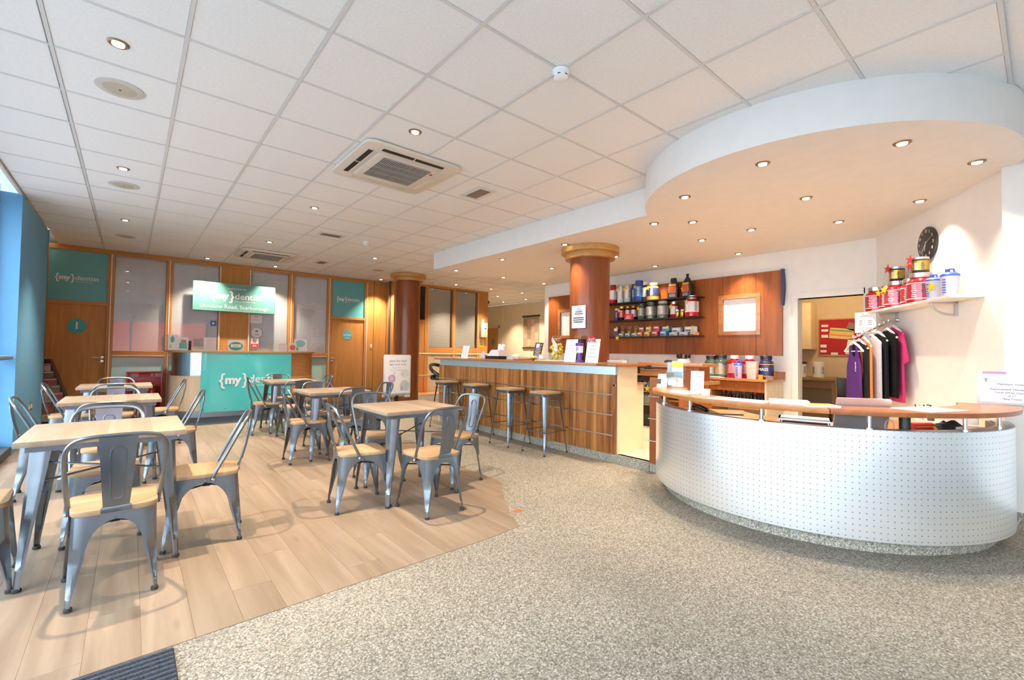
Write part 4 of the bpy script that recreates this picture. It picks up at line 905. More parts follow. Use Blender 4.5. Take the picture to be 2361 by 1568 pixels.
t = thing('stapler', 'small black stapler on the till stand', 'stapler', (5.55, 2.93, 1.145), FX); BX(-.05, .05, -.015, .015, 0, .012).build('base', BLACK, t); MB().plate([(-.05, .012), (.05, .012), (.045, .03), (-.02, .035), (-.05, .02)], -.013, .013).build('arm', BLACK, t)
# bottles in the niche
bt = None
for q, y in enumerate((2.33, 2.40, 2.47, 2.54, 2.61, 2.68, 2.75, 2.82, 3.10, 3.28)):
    lab = 'brown bottle with red cap in the niche, number %s from the cabinet end' % ('one two three four five six seven eight nine ten'.split()[q])
    if q == 8: lab = 'brown bottle with red cap alone left of the divider'
    if q == 9: lab = 'brown bottle with a yellow cap left of the divider'
    t = thing('beer_bottle', lab, 'bottle', (6.86-.05*(q % 2), y, .546), 0, 'bottles in the cabinet niche')
    MB().lathe([(.028, 0), (.030, .01), (.030, .13), (.013, .175), (.012, .20)], 14).build('bottle_body', P('brown_glass', (.04, .015, .008), .1), t)
    MB().lathe([(.015, .198), (.015, .212)], 12).build('cap', P('cap_red', (.5, .03, .03), .35) if q != 9 else LIDG, t)
# drinks fridge
t = thing('drinks_fridge', 'black open drinks fridge seen between bar and desk', 'fridge', (6.72, 4.05, .1), FX)
BX(-.31, .31, .50, .55, 0, .79).box(-.31, -.27, 0, .5, 0, .79).box(.27, .31, 0, .5, 0, .79).box(-.31, .31, 0, .5, .72, .79).box(-.31, .31, 0, .5, 0, .12).build('cabinet_body', BLACK, t)
for z in (.33, .54): BX(-.27, .27, .02, .5, z, z+.012).build('wire_shelf', CHROME, t)
BX(-.27, .27, 0, .01, .12, .72).build('glass_door', ACRY, t); MB().plate(star(.06, .025), -.008, -.004).xf(Matrix.Translation((.06, 0, .60))).build('price_star', YELLOW, t)
for q in range(12):
    x = -.22+.04*q; up_ = q % 2
    b_ = thing('water_bottle', 'blue water bottle in the drinks fridge' if 1 else '', 'bottle', (6.82+.08*up_, 4.05-x, .652), 0, 'blue water bottles in the fridge')
    MB().lathe([(.026, 0), (.028, .01), (.028, .10), (.012, .14), (.012, .15)], 12).build('bottle_body', P('water_blue', (.18, .48, .62), .15), b_); MB().lathe([(.014, .148), (.014, .165)], 10).build('cap', CAPB, b_)
for q in range(10):
    x = -.21+.046*q
    b_ = thing('clear_drink_bottle', 'clear drink bottle on the lower fridge shelf', 'bottle', (6.82, 4.05-x, .442), 0, 'clear bottles on the lower fridge shelf')
    MB().lathe([(.028, 0), (.03, .01), (.03, .10), (.012, .14), (.012, .15)], 12).build('bottle_body', P('clear_grey', (.55, .55, .55), .15), b_); MB().lathe([(.014, .148), (.014, .165)], 10).build('cap', P('cap_grey', (.2, .2, .22), .4), b_)

# ------------------------------------------------------------------ on the bar (top 1.132)
BT = 1.133
def menu_stand(label, loc, rz, w, h, lean, mat, name='menu_stand', prn=GINK, n=8, block=True):
    t = thing(name, label, 'menu', loc, rz)
    s = math.sin(lean); c = math.cos(lean)
    MB().loft([[(-w/2, 0, 0), (w/2, 0, 0), (w/2, .003, 0), (-w/2, .003, 0)], [(-w/2, h*s, h*c), (w/2, h*s, h*c), (w/2, h*s+.003, h*c), (-w/2, h*s+.003, h*c)]]).build('card', mat, t)
    MB().loft([[(-w/2, .0, 0), (w/2, 0, 0), (w/2, .09, 0), (-w/2, .09, 0)], [(-w/2, 0, .003), (w/2, 0, .003), (w/2, .09, .003), (-w/2, .09, .003)]]).build('foot', ACRY, t)
    m = MB(); rn = random.Random(len(label))
    for q in range(n):
        z = h*(.88-.78*q/n); ww = w*rn.uniform(.3, .75); z2 = z-h*.022
        m.loft([[(-ww/2, z*s-.0015, z*c), (ww/2, z*s-.0015, z*c), (ww/2, z*s-.0005, z*c), (-ww/2, z*s-.0005, z*c)], [(-ww/2, z2*s-.0015, z2*c), (ww/2, z2*s-.0015, z2*c), (ww/2, z2*s-.0005, z2*c), (-ww/2, z2*s-.0005, z2*c)]])
    m.build('print_lines', prn, t); return t
FPR = P('faint_print', (.62, .63, .70), .6)
menu_stand('white menu in a clear stand at the far left end of the bar', (4.76, 6.30, BT), FX, .19, .22, R(14), PAPER, prn=FPR)
menu_stand('tall white menu stand left of the purple cup', (4.72, 3.835, BT), FX, .20, .295, R(10), PAPER, prn=FPR, n=6)
m3 = menu_stand('tall white offer sheet with a red starburst on the bar', (4.72, 3.475, BT), FX, .20, .295, R(10), PAPER, prn=GINK, n=5)
MB().plate(star(.072, .052, 14), -.006, -.003).xf(Matrix.Translation((-.035, .05, .275))).build('starburst', P('burst_red', (.60, .02, .04), .4), m3)
text('Special', .035, m3, PRINTW, (-.035, .042, .292)); text('Offer', .045, m3, PRINTW, (-.035, .042, .258))
m4 = menu_stand('dark brown printed menu leaning behind the paper bag', (4.92, 4.68, BT), FX, .17, .27, R(16), P('menu_brown', (.07, .045, .045), .5), prn=PRINTW, n=9)
MB().loft([[(-.05, .05, .19), (.01, .05, .19), (.01, .052, .19), (-.05, .052, .19)], [(-.05, .066, .245), (.01, .066, .245), (.01, .068, .245), (-.05, .068, .245)]]).build('white_emblem', PRINTW, m4)
t = thing('napkin_box', 'white card dispenser on a black tray at the far end of the bar', 'dispenser', (4.92, 5.60, BT), FX)
BX(-.17, .17, -.10, .10, 0, .05).build('tray', BLACK, t); MB().plate([(-.15, .05), (.16, .05), (.16, .15), (.0, .15), (-.04, .14), (-.10, .08)], -.09, .09).build('card_box', PAPER, t); MB().plate([(0, .15), (.15, .15), (.15, .21), (.13, .235), (.10, .24), (.095, .215), (.07, .205), (.05, .215), (.04, .245), (.01, .24)], .02, .05).build('back_flap', PAPER, t)
t = thing('condiment_pot', 'small pot of napkins beside the white card dispenser', 'pot', (4.82, 5.88, BT), FX); MB().lathe([(.03, 0), (.035, .07), (.035, .075)], 16).build('pot_body', P('amber_pot', (.6, .38, .15), .4), t); MB().plate([(.02, .03), (.10, .0), (.11, .08), (.07, .12), (.03, .11)], -.02, .0).build('napkin', P('lilac_paper', (.66, .60, .74), .6), t)
t = thing('loose_papers', 'loose sheets lying at the far end of the bar', 'paper', (4.80, 6.12, BT), FX)
for q in range(3): MB().box(-.13, .13, -.06, .07, .003*q, .003*q+.002).xf(Matrix.Translation((.16*q-.16, 0, 0)) @ Matrix.Rotation(R(10*q-8), 4, 'Z')).build('sheet', PAPER, t)
t = thing('paper_bag', 'brown paper bag lying on the bar', 'paper bag', (4.78, 4.76, BT), FX)
MB().loft([[(x, y*dp_, .045+z*dz) for y, z in [(math.cos(R(a)), math.sin(R(a))) for a in range(0, 360, 30)]] for x, dp_, dz in ((-.24, .045, .028), (-.22, .06, .042), (-.05, .062, .045), (.12, .06, .038), (.25, .07, .012))]).build('bag', P('kraft', (.62, .42, .24), .7, var=.12), t)
MB().loft([[(x, y*dp_, .046+z*dz) for y, z in [(math.cos(R(a)), math.sin(R(a))) for a in range(0, 360, 30)]] for x, dp_, dz in ((-.235, .05, .034), (-.215, .064, .046), (-.10, .066, .048), (-.09, .062, .044))]).build('bag_window', P('bag_film', (.66, .62, .54), .35), t)
t = thing('tissue_box', 'small grey box left of the paper bag', 'box', (4.82, 5.08, BT), FX); BX(-.09, .09, -.05, .05, 0, .055).build('carton', P('box_grey', (.42, .45, .48), .5), t, bevel=.003); bars(t, PRINTW, 0, .04, .12, 2, .02, -.051)
t = thing('serving_board', 'round wooden board under the cup and the lemon jar', 'board', (4.80, 4.22, BT), FX); MB().lathe([(.20, 0), (.205, .006), (.205, .016), (.20, .018)], 40).xf(Matrix.Scale(1.4, 4, (1, 0, 0))).build('board_disc', MAPLE, t); MB().tube([(.24, 0, .018), (.28, -.01, .03), (.30, -.02, .018)], .008, 6).build('board_grip', MAPLE, t)
t = thing('tea_cup', 'white cup of lemon slices on a saucer', 'cup', (4.76, 4.395, BT+.019), FX); MB().lathe([(.03, 0), (.065, .008), (.068, .012), (.03, .006)], 26).build('saucer', PAPER, t); MB().lathe([(.022, .006), (.034, .02), (.042, .06), (.040, .06), (.03, .02)], 26).build('cup_body', PAPER, t); MB().tube([(.038, 0, .05), (.06, 0, .045), (.058, 0, .025), (.034, 0, .02)], .004, 6).build('cup_handle', PAPER, t)
for q, (x, y) in enumerate(((-.015, 0), (.015, .01), (0, -.015))): MB().lathe([(.0, -.01), (.014, -.004), (.016, 0), (.014, .006), (.0, .01)], 12, (x, y, .062)).build('lemon_slice', P('lemon', (.85, .62, .05), .4), t)
t = thing('lemon_jar', 'big glass jar full of lemons and limes with a white tag', 'jar', (4.78, 4.125, BT+.019), FX)
MB().lathe([(.09, 0), (.10, .01), (.104, .06), (.104, .19), (.085, .235), (.062, .255), (.062, .29)], 32).build('glass_body', GLZJ, t)
MB().lathe([(.068, .288), (.070, .305), (.055, .325), (.03, .33)], 28).build('glass_lid', GLZJ, t); MB().tube([(.068*math.cos(R(a)), .068*math.sin(R(a)), .285) for a in range(0, 360, 20)], .004, 6, True).build('seal_ring', P('seal_orange', (.75, .30, .12), .5), t)
MB().tube([(.066, 0, .27), (.082, 0, .285), (.072, 0, .32), (-.072, 0, .32), (-.08, 0, .285), (-.066, 0, .27)], .0025, 6).build('clip_wire', CHROME, t)
rn = random.Random(5)
for q in range(46):
    z = .025+.185*(q/46); a = rn.uniform(0, 6.28); rr = math.sqrt(rn.random())*.078
    MB().lathe([(.006, -.022), (.018, -.014), (.022, 0), (.018, .014), (.006, .022)], 8).xf(Matrix.Translation((rr*math.cos(a), rr*math.sin(a), z)) @ Matrix.Rotation(rn.uniform(0, 3), 4, 'X') @ Matrix.Rotation(rn.uniform(0, 3), 4, 'Z')).build('citrus_piece', P('lemon', (.85, .62, .05), .4) if rn.random() < .55+.3*(q/46) else P('lime', (.50, .55, .08), .4), t)
MB().plate([(0, .27), (.03, .285), (.11, .20), (.115, .12), (.07, .11)], -.10, -.098).build('paper_tag', P('tag_cream', (.82, .74, .66), .6), t)
t = thing('coffee_grinder', 'slim black coffee machine behind the lemon jar', 'coffee machine', (5.0, 3.90, BT), FX); BX(-.05, .06, -.06, .06, 0, .21).build('casing', BLACKG, t, bevel=.008); BX(-.045, .055, -.05, .05, .21, .30).build('hopper', BLACK, t, bevel=.006); BX(-.06, .06, -.055, .055, .30, .345).build('hopper_lid', P('lid_brown', (.28, .13, .06), .4), t, bevel=.004); MB().lathe([(.016, 0), (.016, .004)], 16).xf(Matrix.Translation((0, -.06, .13)) @ Matrix.Rotation(R(90), 4, 'X')).build('badge', PRINTW, t)
t = thing('travel_cup', 'tall purple and white lidded cup between two menu stands', 'cup', (4.71, 3.655, BT), FX)
PUR = P('purple_plastic', (.12, .035, .32), .3)
MB().lathe([(.047, 0), (.047, .02), (.030, .03), (.030, .115)], 24).build('cup_base', PUR, t); MB().lathe([(.034, .115), (.042, .12), (.046, .205)], 24).build('cup_body', P('cup_white_lilac', (.78, .74, .82), .4), t); MB().lathe([(.050, .205), (.052, .235), (.046, .243)], 24).build('cup_lid', PUR, t); bars(t, PUR, 0, .18, .05, 2, .018, -.044)
t = thing('column_poster', 'small printed notice in a clear sleeve on the bar column', 'poster', (5.025, 3.96, 1.57), FX+R(3)); BX(-.135, .135, -.004, 0, 0, .335).build('sleeve', ACRY, t); BX(-.11, .125, -.007, -.004, .015, .32).build('sheet', PAPER, t)
bars(t, P('violet_print', (.25, .15, .45), .6), .01, .28, .12, 2, .022, -.0075); bars(t, INK, .01, .235, .18, 2, .026, -.0075, .012, seed=3); bars(t, P('pink_print', (.75, .4, .45), .6), .005, .185, .22, 1, .02, -.0075, .006); bars(t, INK, .005, .155, .20, 3, .028, -.0075, .014, seed=6); BX(-.08, .09, -.0085, -.007, .025, .075).build('pale_panel', P('pale_blue_panel', (.75, .84, .92), .6), t)
for x, z in ((-.13, .005), (.13, .005), (-.13, .33), (.13, .33)): MB().lathe([(.006, 0), (.004, .004)], 8).xf(Matrix.Translation((x, -.004, z)) @ Matrix.Rotation(R(90), 4, 'X')).build('sleeve_pin', CHROME, t)
t = thing('wire_basket', 'clear document tray behind the bar column', 'tray', (5.13, 3.40, BT), FX); BX(-.14, .14, -.05, .05, 0, .004).box(-.14, .14, -.05, -.047, 0, .06).box(-.14, -.137, -.05, .05, 0, .06).box(.137, .14, -.05, .05, 0, .06).build('tray_body', ACRY, t); BX(-.12, .12, -.04, .04, .004, .03).build('leaflets', PAPER, t); BX(-.06, .11, -.043, -.04, .035, .05).build('orange_header', P('orange_paper', (.7, .3, .15), .6), t)
t = thing('till_printer', 'black receipt printer on the worktop above the drinks fridge', 'printer', (6.86, 4.12, .932), FX); MB().plate([(-.10, 0), (.10, 0), (.10, .08), (.05, .13), (-.10, .13)], -.08, .08).build('casing', BLACK, t, bevel=.008); BX(-.05, .03, -.083, -.08, .06, .09).build('paper_slot', P('machine_grey', (.18, .18, .19), .4), t)

# ------------------------------------------------------------------ on the reception desk
LG = .913
def on_desk(a, r): return (DK[0]+r*math.cos(R(a)), DK[1]+r*math.sin(R(a)))
t = thing('leaflet_vase', 'clear pointed glass vase with business cards on the desk ledge', 'vase', (4.555, 2.265, LG), FX+R(25))
MB().loft([[(x*s1, y*s2, z) for x, y in rpoly(2, 2, .5, 4)] for z, s1, s2 in ((0, .095, .06), (.02, .10, .065), (.12, .095, .06), (.20, .05, .03), (.255, .008, .006))]).build('glass_body', GLZJ, t)
for q, (x, z, rr_, c_) in enumerate(((-.03, .03, 8, PAPER), (.0, .06, -10, P('card_grey', (.35, .37, .36), .5)), (.03, .05, 14, P('card_mint', (.55, .72, .66), .5)), (-.045, .10, -5, P('card_photo', (.16, .18, .17), .4)))):
    MB().box(-.035, .035, -.002, .002, 0, .055).xf(Matrix.Translation((x, -.03+.015*q, z)) @ Matrix.Rotation(R(rr_), 4, 'Y')).build('card', c_, t)
t = thing('leaflet_holder', 'acrylic holder of yellow and white leaflets behind the glass vase', 'leaflet holder', (4.69, 2.335, LG), FX+R(15))
BX(-.09, .09, -.03, -.027, 0, .17).box(-.09, .09, .03, .033, 0, .22).box(-.09, -.087, -.03, .033, 0, .17).box(.087, .09, -.03, .033, 0, .17).box(-.09, .09, -.03, .033, 0, .003).build('holder', ACRY, t)
BX(-.035, .075, -.01, .0, .005, .265).build('leaflet', PAPER, t); BX(-.035, .075, -.0125, -.01, .205, .263).build('yellow_header', P('yellow_print', (.85, .80, .12), .5), t); BX(-.085, -.02, .005, .014, .005, .255).build('leaflet', P('leaflet_grey', (.40, .44, .48), .5), t); BX(-.03, .07, -.0125, -.01, .10, .16).build('picture_patch', P('patch_blue', (.35, .55, .72), .5), t)
t = thing('flyer_stand', 'small white flyer stand at the left tip of the desk ledge', 'flyer', (4.60, 2.44, LG), FX+R(20)); MB().loft([[(-.05, 0, 0), (.05, 0, 0), (.05, .003, 0), (-.05, .003, 0)], [(-.045, .06, .13), (.055, .06, .13), (.055, .063, .13), (-.045, .063, .13)]]).build('flyer', PAPER, t); MB().loft([[(-.05, .012, .03), (-.01, .012, .03), (-.01, .014, .03), (-.05, .014, .03)], [(-.048, .034, .08), (-.01, .034, .08), (-.01, .036, .08), (-.048, .036, .08)]]).build('dark_picture', INK, t)
m5 = menu_stand('tall narrow white price list standing on the desk ledge', (4.16, 1.83, LG), FX+R(8), .112, .195, R(4), PAPER, name='price_list', prn=GINK, n=7)
t = thing('small_card', 'small folded white card beside the tall price list', 'card', (4.10, 1.725, LG), FX+R(8)); MB().loft([[(-.035, 0, 0), (.035, 0, 0), (.035, .002, 0), (-.035, .002, 0)], [(-.035, .015, .05), (.035, .015, .05), (.035, .017, .05), (-.035, .017, .05)]]).build('front_leaf', PAPER, t); bars(t, FPR, 0, .035, .04, 2, .012, -.002)
def flat_sheet(name, lab, a, r, w, d, h, mat, cat='paper', turn=0, z=LG, extra=None):
    x, y = on_desk(a, r); t = thing(name, lab, cat, (x, y, z), R(a)+R(90)+R(turn))
    BX(-w/2, w/2, -d/2, d/2, 0, h).build('pages', mat, t)
    BX(-w/2+.01, w/2-.015, -d/2+.01, d/2-.012, h, h+.0012).build('cover_print', extra or P('print_pale', (.75, .77, .82), .5), t); return t
flat_sheet('leaflet_pile', 'pile of leaflets on the ledge by the glass vase', 147, 1.14, .20, .15, .018, PAPER, 'leaflets', 12)
flat_sheet('open_magazine', 'white open sheets in the middle of the ledge', 176, 1.14, .42, .21, .004, PAPER, 'paper', 4)
flat_sheet('spiral_folder', 'white folder with rolled edge on the ledge near the back room door', 192, 1.08, .24, .17, .022, PAPER, 'folder', 10)
flat_sheet('magazine', 'glossy magazine with yellow cover on the ledge', 201, 1.16, .20, .15, .012, PAPER, 'magazine', 20, LG, P('mag_yellow', (.85, .55, .10), .35))
flat_sheet('flyer_sheet', 'large white flyer overhanging the right part of the ledge', 234, 1.13, .36, .23, .004, PAPER, 'flyer', 14, LG, P('flyer_tint', (.80, .74, .68), .5))
# laptop
x, y = on_desk(217, .93); t = thing('laptop', 'silver laptop seen from behind on the desk worktop', 'laptop', (x, y, .737), R(217)+R(90))
ALU = P('laptop_alu', (.62, .60, .60), .35, .6)
BX(-.165, .165, -.01, .22, 0, .014).build('base', ALU, t, bevel=.004)
MB().prism(rpoly(.33, .225, .012, 4, 0, .1125), -.004, .004).xf(Matrix.Translation((0, -.012, .012)) @ Matrix.Rotation(R(105), 4, 'X')).build('lid', ALU, t)
MB().prism([(.016*math.cos(R(a))*(1+.12*math.cos(R(3*a))), .115+.016*math.sin(R(a))) for a in range(0, 360, 20)], .004, .005).xf(Matrix.Translation((0, -.012, .012)) @ Matrix.Rotation(R(105), 4, 'X')).build('lid_emblem', PRINTW, t)
x, y = on_desk(197, .96); t = thing('letter_tray', 'white letter tray under the ledge', 'tray', (x, y, .737), R(197)+R(90)); BX(-.16, .16, -.11, .11, 0, .012).box(-.16, .16, -.11, .11, .055, .067).box(-.16, -.148, -.11, .11, 0, .067).box(.148, .16, -.11, .11, 0, .067).build('tray_frame', WLID, t); BX(-.14, .14, -.10, .10, .012, .03).build('papers', P('dark_papers', (.22, .15, .11), .6), t)
x, y = on_desk(152, 1.0); t = thing('desk_phone', 'black desk phone under the left end of the ledge', 'phone', (x, y, .737), R(152)+R(90)); MB().plate([(-.10, 0), (.10, 0), (.10, .02), (-.10, .05)], -.08, .08).build('phone_body', BLACK, t, bevel=.006); MB().tube([(-.10, -.05, .055), (-.09, -.05, .075), (.0, -.05, .07), (.08, -.05, .055), (.09, -.05, .035)], .018, 8).build('handset', BLACKG, t)
x, y = on_desk(167, 1.02); t = thing('clipboard_papers', 'grey clipboard and papers under the ledge', 'clipboard', (x, y, .737), R(167)+R(90)); BX(-.16, .16, -.10, .10, 0, .012).build('board', P('clip_grey', (.25, .26, .30), .5), t); MB().box(-.12, .13, -.09, .09, .012, .02).xf(Matrix.Rotation(R(8), 4, 'Z')).build('sheets', PAPER, t); MB().tube([(-.15, -.06, .03), (.12, .02, .05)], .006, 6).build('pen', INK, t)
x, y = on_desk(240, .98); t = thing('red_pencil_case', 'red pencil case under the right part of the ledge', 'pencil case', (x, y, .737), R(240)+R(90)); MB().tube([(-.09, 0, .035), (-.085, 0, .035), (.085, 0, .035), (.09, 0, .035)], [.02, .034, .034, .02], 14).build('case', P('case_red', (.60, .03, .03), .5), t); MB().tube([(-.085, -.03, .045), (.085, -.03, .045)], .003, 5).build('zip', YELLOW, t)
x, y = on_desk(240.5, 1.08); t = thing('highlighter', 'orange yellow highlighter pen leaning on the red pencil case', 'pen', (x, y, .737), R(240)+R(90)); MB().tube([(-.02, -.03, .008), (.0, .02, .05)], .008, 8).build('barrel', P('hl_orange', (.95, .40, .02), .4), t); MB().tube([(-.02, -.03, .008), (-.026, -.045, 0)], [.006, .003], 8).build('tip', YELLOW, t)
x, y = on_desk(252, 1.02); t = thing('black_bag', 'crumpled black pouch at the right end under the ledge', 'pouch', (x, y, .737), R(252)+R(90)); MB().loft([[(x_*w_, y_*d_, z+.008*math.sin(5*x_+3*z*40)) for x_, y_ in rpoly(2, 2, .7, 3)] for z, w_, d_ in ((0, .12, .06), (.03, .125, .065), (.06, .10, .045), (.075, .06, .02))]).build('pouch_body', P('bag_black', (.04, .04, .045), .5, var=.3), t); BX(-.05, .03, -.066, -.06, .01, .05).build('white_label', PAPER, t)
x, y = on_desk(231, 1.0); t = thing('sanitiser_bottle', 'small clear bottle under the ledge', 'bottle', (x, y, .737), R(231)+R(90)); MB().lathe([(.022, 0), (.024, .05), (.010, .07)], 16).build('bottle_body', GLZJ, t); MB().lathe([(.011, .07), (.011, .085)], 12).build('cap', CAPB, t)
x, y = on_desk(226, 1.0); t = thing('white_cable', 'thin white cable looping beside the laptop', 'cable', (x, y, .737), R(226)+R(90)); MB().tube([(.03*math.cos(R(a)), .0, .045+.045*math.sin(R(a))) for a in range(-80, 261, 20)], .003, 6).build('cable_loop', PAPER, t)
# framed notice at the right end
t = thing('framed_notice', 'white framed members notice standing at the right end of the ledge', 'notice', (5.345, .055, LG), FX+R(2))
BX(-.165, .195, 0, .018, 0, .222).build('frame', P('frame_white', (.55, .62, .68), .35), t, bevel=.004); BX(-.145, .175, -.002, 0, .016, .205).build('sheet', PAPER, t)
NB = P('notice_blue', (.14, .16, .32), .6)
for s, z, sz in (('Members Notice', .150, .021), ('Replacement Membership', .112, .021), ('Cards will be Charged', .088, .019), ('at \u00a31', .066, .019), ('Many Thanks', .042, .019)): text(s, sz, t, NB, (.015, -.0035, z))
for x in (-.115, .145): MB().box(x-.016, x+.016, -.0035, -.002, .186, .192).box(x-.006, x+.006, -.0035, -.002, .162, .186).box(x-.012, x+.012, -.0035, -.002, .176, .180).build('emblem', GINK, t)
t = thing('pink_folder', 'thin purple folder edge behind the framed notice', 'folder', (5.39, .09, LG), FX+R(2)); BX(-.10, .02, 0, .012, 0, .24).build('folder_leaf', P('folder_purple', (.45, .20, .45), .5), t); BX(-.095, .015, -.001, 0, .01, .23).build('folder_front', P('folder_front', (.55, .3, .55), .5), t)
t = thing('pen_pot', 'white pot with pens near the clock wall', 'pen pot', (5.42, .56, .737), FX); MB().lathe([(.028, 0), (.03, .07), (.032, .075)], 18).build('pot_body', WLID, t)
for q, (x, c_) in enumerate(((-.012, INK), (.0, P('pen_grey', (.4, .4, .42), .4)), (.012, BLACK))): MB().tube([(x, 0, .02), (x*2.2, .01*q, .125)], .005, 6).build('pen', c_, t)
t = thing('hand_gel', 'black pump bottle beside the pen pot', 'bottle', (5.42, .49, .737), FX); MB().lathe([(.022, 0), (.024, .06), (.012, .085), (.012, .10)], 16).build('bottle_body', P('gel_dark', (.10, .10, .11), .3), t); MB().tube([(0, 0, .10), (0, 0, .125), (-.025, 0, .127)], .006, 6).build('pump', BLACK, t)
t = thing('card_index', 'row of orange and white cards in a box near the clock wall', 'card box', (5.44, .33, .737), FX); BX(-.11, .11, -.04, .04, 0, .07).build('box_body', P('cardbox_white', (.8, .8, .82), .5), t)
for q in range(9): MB().box(-.002, .002, -.035, .035, .03, .115).xf(Matrix.Translation((-.03+.015*q, 0, 0)) @ Matrix.Rotation(R(12), 4, 'Y')).build('index_card', (ORB, PAPER, P('card_blue', (.15, .2, .5), .5))[q % 2 if q else 2], t)

# ------------------------------------------------------------------ clock wall (x along the wall, -y out of it)
def cwall(s, off, z): q = CW0+CWD*s+CWN*off; return (q.x, q.y, z)
t = thing('wall_clock_dial', 'round black wall clock with grey numerals', 'clock', cwall(1.235, 0, 2.375), CWR)
MB().lathe([(.155, 0), (.16, .006), (.16, .022), (.152, .026)], 48).xf(Matrix.Rotation(R(90), 4, 'X')).build('dial', BLACK, t)
NUM = P('clock_grey', (.55, .50, .45), .4)
for h in range(1, 13):
    a = R(90-30*h); text(str(h), .040, t, NUM, (.122*math.cos(a), -.028, .122*math.sin(a)), 'numeral', bold=.001)
for nm, ang, ln, w_ in (('hour_hand', 198, .075, .006), ('minute_hand', 222, .115, .005), ('second_hand', 62, .10, .002)):
    MB().box(-w_/2, w_/2, -.032, -.030, -.02, ln).xf(Matrix.Rotation(R(ang), 4, 'Y')).build(nm, PRINTW if nm != 'second_hand' else NUM, t)
MB().lathe([(.008, 0), (.008, .008)], 12).xf(Matrix.Translation((0, -.026, 0)) @ Matrix.Rotation(R(90), 4, 'X')).build('hub', CHROME, t)
SH = 1.775
sh = thing('wall_shelf', 'white shelf on curved grey brackets on the clock wall', 'shelf', cwall(0, 0, 0), CWR)
BX(.26, 2.02, -.235, 0, SH-.022, SH).build('board', P('shelf_white', (.80, .78, .75), .4), sh, bevel=.003)
for x in (.62, 1.66):
    pr = [(-.20, SH-.022), (-.185, SH-.032), (-.02, SH-.032), (-.02, SH-.13), (0, SH-.15), (0, SH-.022)]
    ar = [(-.19+.17*(1-math.cos(R(q)))+.0, SH-.03-.11*math.sin(R(q))) for q in range(0, 91, 10)]
    br = MB(); br.tube([(x, y, z) for y, z in ar], .011, 8); br.box(x-.013, x+.013, -.20, 0, SH-.036, SH-.022); br.box(x-.013, x+.013, -.022, 0, SH-.15, SH-.022)
    br.build('bracket', P('bracket_grey', (.50, .50, .50), .4, .3), sh)
GT = 'red tubs on the clock wall shelf'
RB = P('red_label', (.62, .05, .09), .14, .35, coat=.5)
for s, off, r, h, st, lab in ((.43, .125, .105, .275, None, 'shiny red tub at the left end of the wall shelf'), (.66, .098, .09, .265, YELLOW, 'red tub half hidden between the left and middle ones'), (.90, .125, .105, .275, YELLOW, 'shiny red tub with a yellow star, middle of the wall shelf'),
                       (1.13, .098, .09, .265, None, 'red tub half hidden right of the middle one'), (1.35, .125, .105, .285, None, 'shiny red tub under the clock')):
    t = tub(lab, cwall(s, off, SH), r, h, SHR, SILV, RB, CWR+R(18), starc=st, group=GT, neck=.74, bandz=(.14, .62), prints=True)
    for zz in (.12, .64): MB().lathe([(r*1.008, h*zz), (r*1.008, h*zz+.008)], 28).build('white_stripe', WBAND, t)
for s, z0, lab in ((.90, .275+.012, 'small gold tub with a red star on the middle red tub'), (1.35, .285+.012, 'small gold tub with red stars under the clock')):
    t = tub(lab, cwall(s, .125, SH+z0), .066, .145, BLACK, SILV, GLD, CWR+R(18), starc=None, group='gold tubs on the red tubs', jar=True, bandz=(.12, .74))
    MB().plate(star(.05, .02), -.004, 0).xf(Matrix.Translation((-.03, -.072, .128)) @ Matrix.Rotation(R(10), 4, 'Y')).build('red_star', REDS, t)
    if s > 1: MB().plate(star(.038, .016), -.004, 0).xf(Matrix.Translation((-.062, -.052, .07)) @ Matrix.Rotation(R(-14), 4, 'Y')).build('red_star', REDS, t)
t1 = shaker('blue capped shaker with a yellow star on the wall shelf', cwall(1.60, .14, SH), CWR+R(15), CAPB, CLB, .235, .058, 'shakers on the wall shelf')
MB().plate(star(.055, .022), -.004, 0).xf(Matrix.Translation((.055, -.068, .115))).build('price_star', P('yellow_star', (.85, .75, .05), .5), t1)
shaker('blue capped shaker at the right end of the wall shelf', cwall(1.80, .12, SH), CWR+R(25), CAPB, CLB, .25, .062, 'shakers on the wall shelf')
t = thing('price_sign', 'white price sheet hanging from the left end of the wall shelf', 'sign', cwall(.47, .25, 1.53), CWR+R(38)); BX(-.115, .115, -.002, 0, 0, .24).build('sheet', PAPER, t); bars(t, GINK, 0, .205, .13, 2, .016, -.003); bars(t, GINK, -.05, .14, .05, 3, .022, -.003, seed=4); bars(t, GINK, .05, .14, .05, 3, .022, -.003, seed=5); bars(t, P('pink_faint', (.8, .6, .62), .6), 0, .06, .17, 2, .016, -.003)
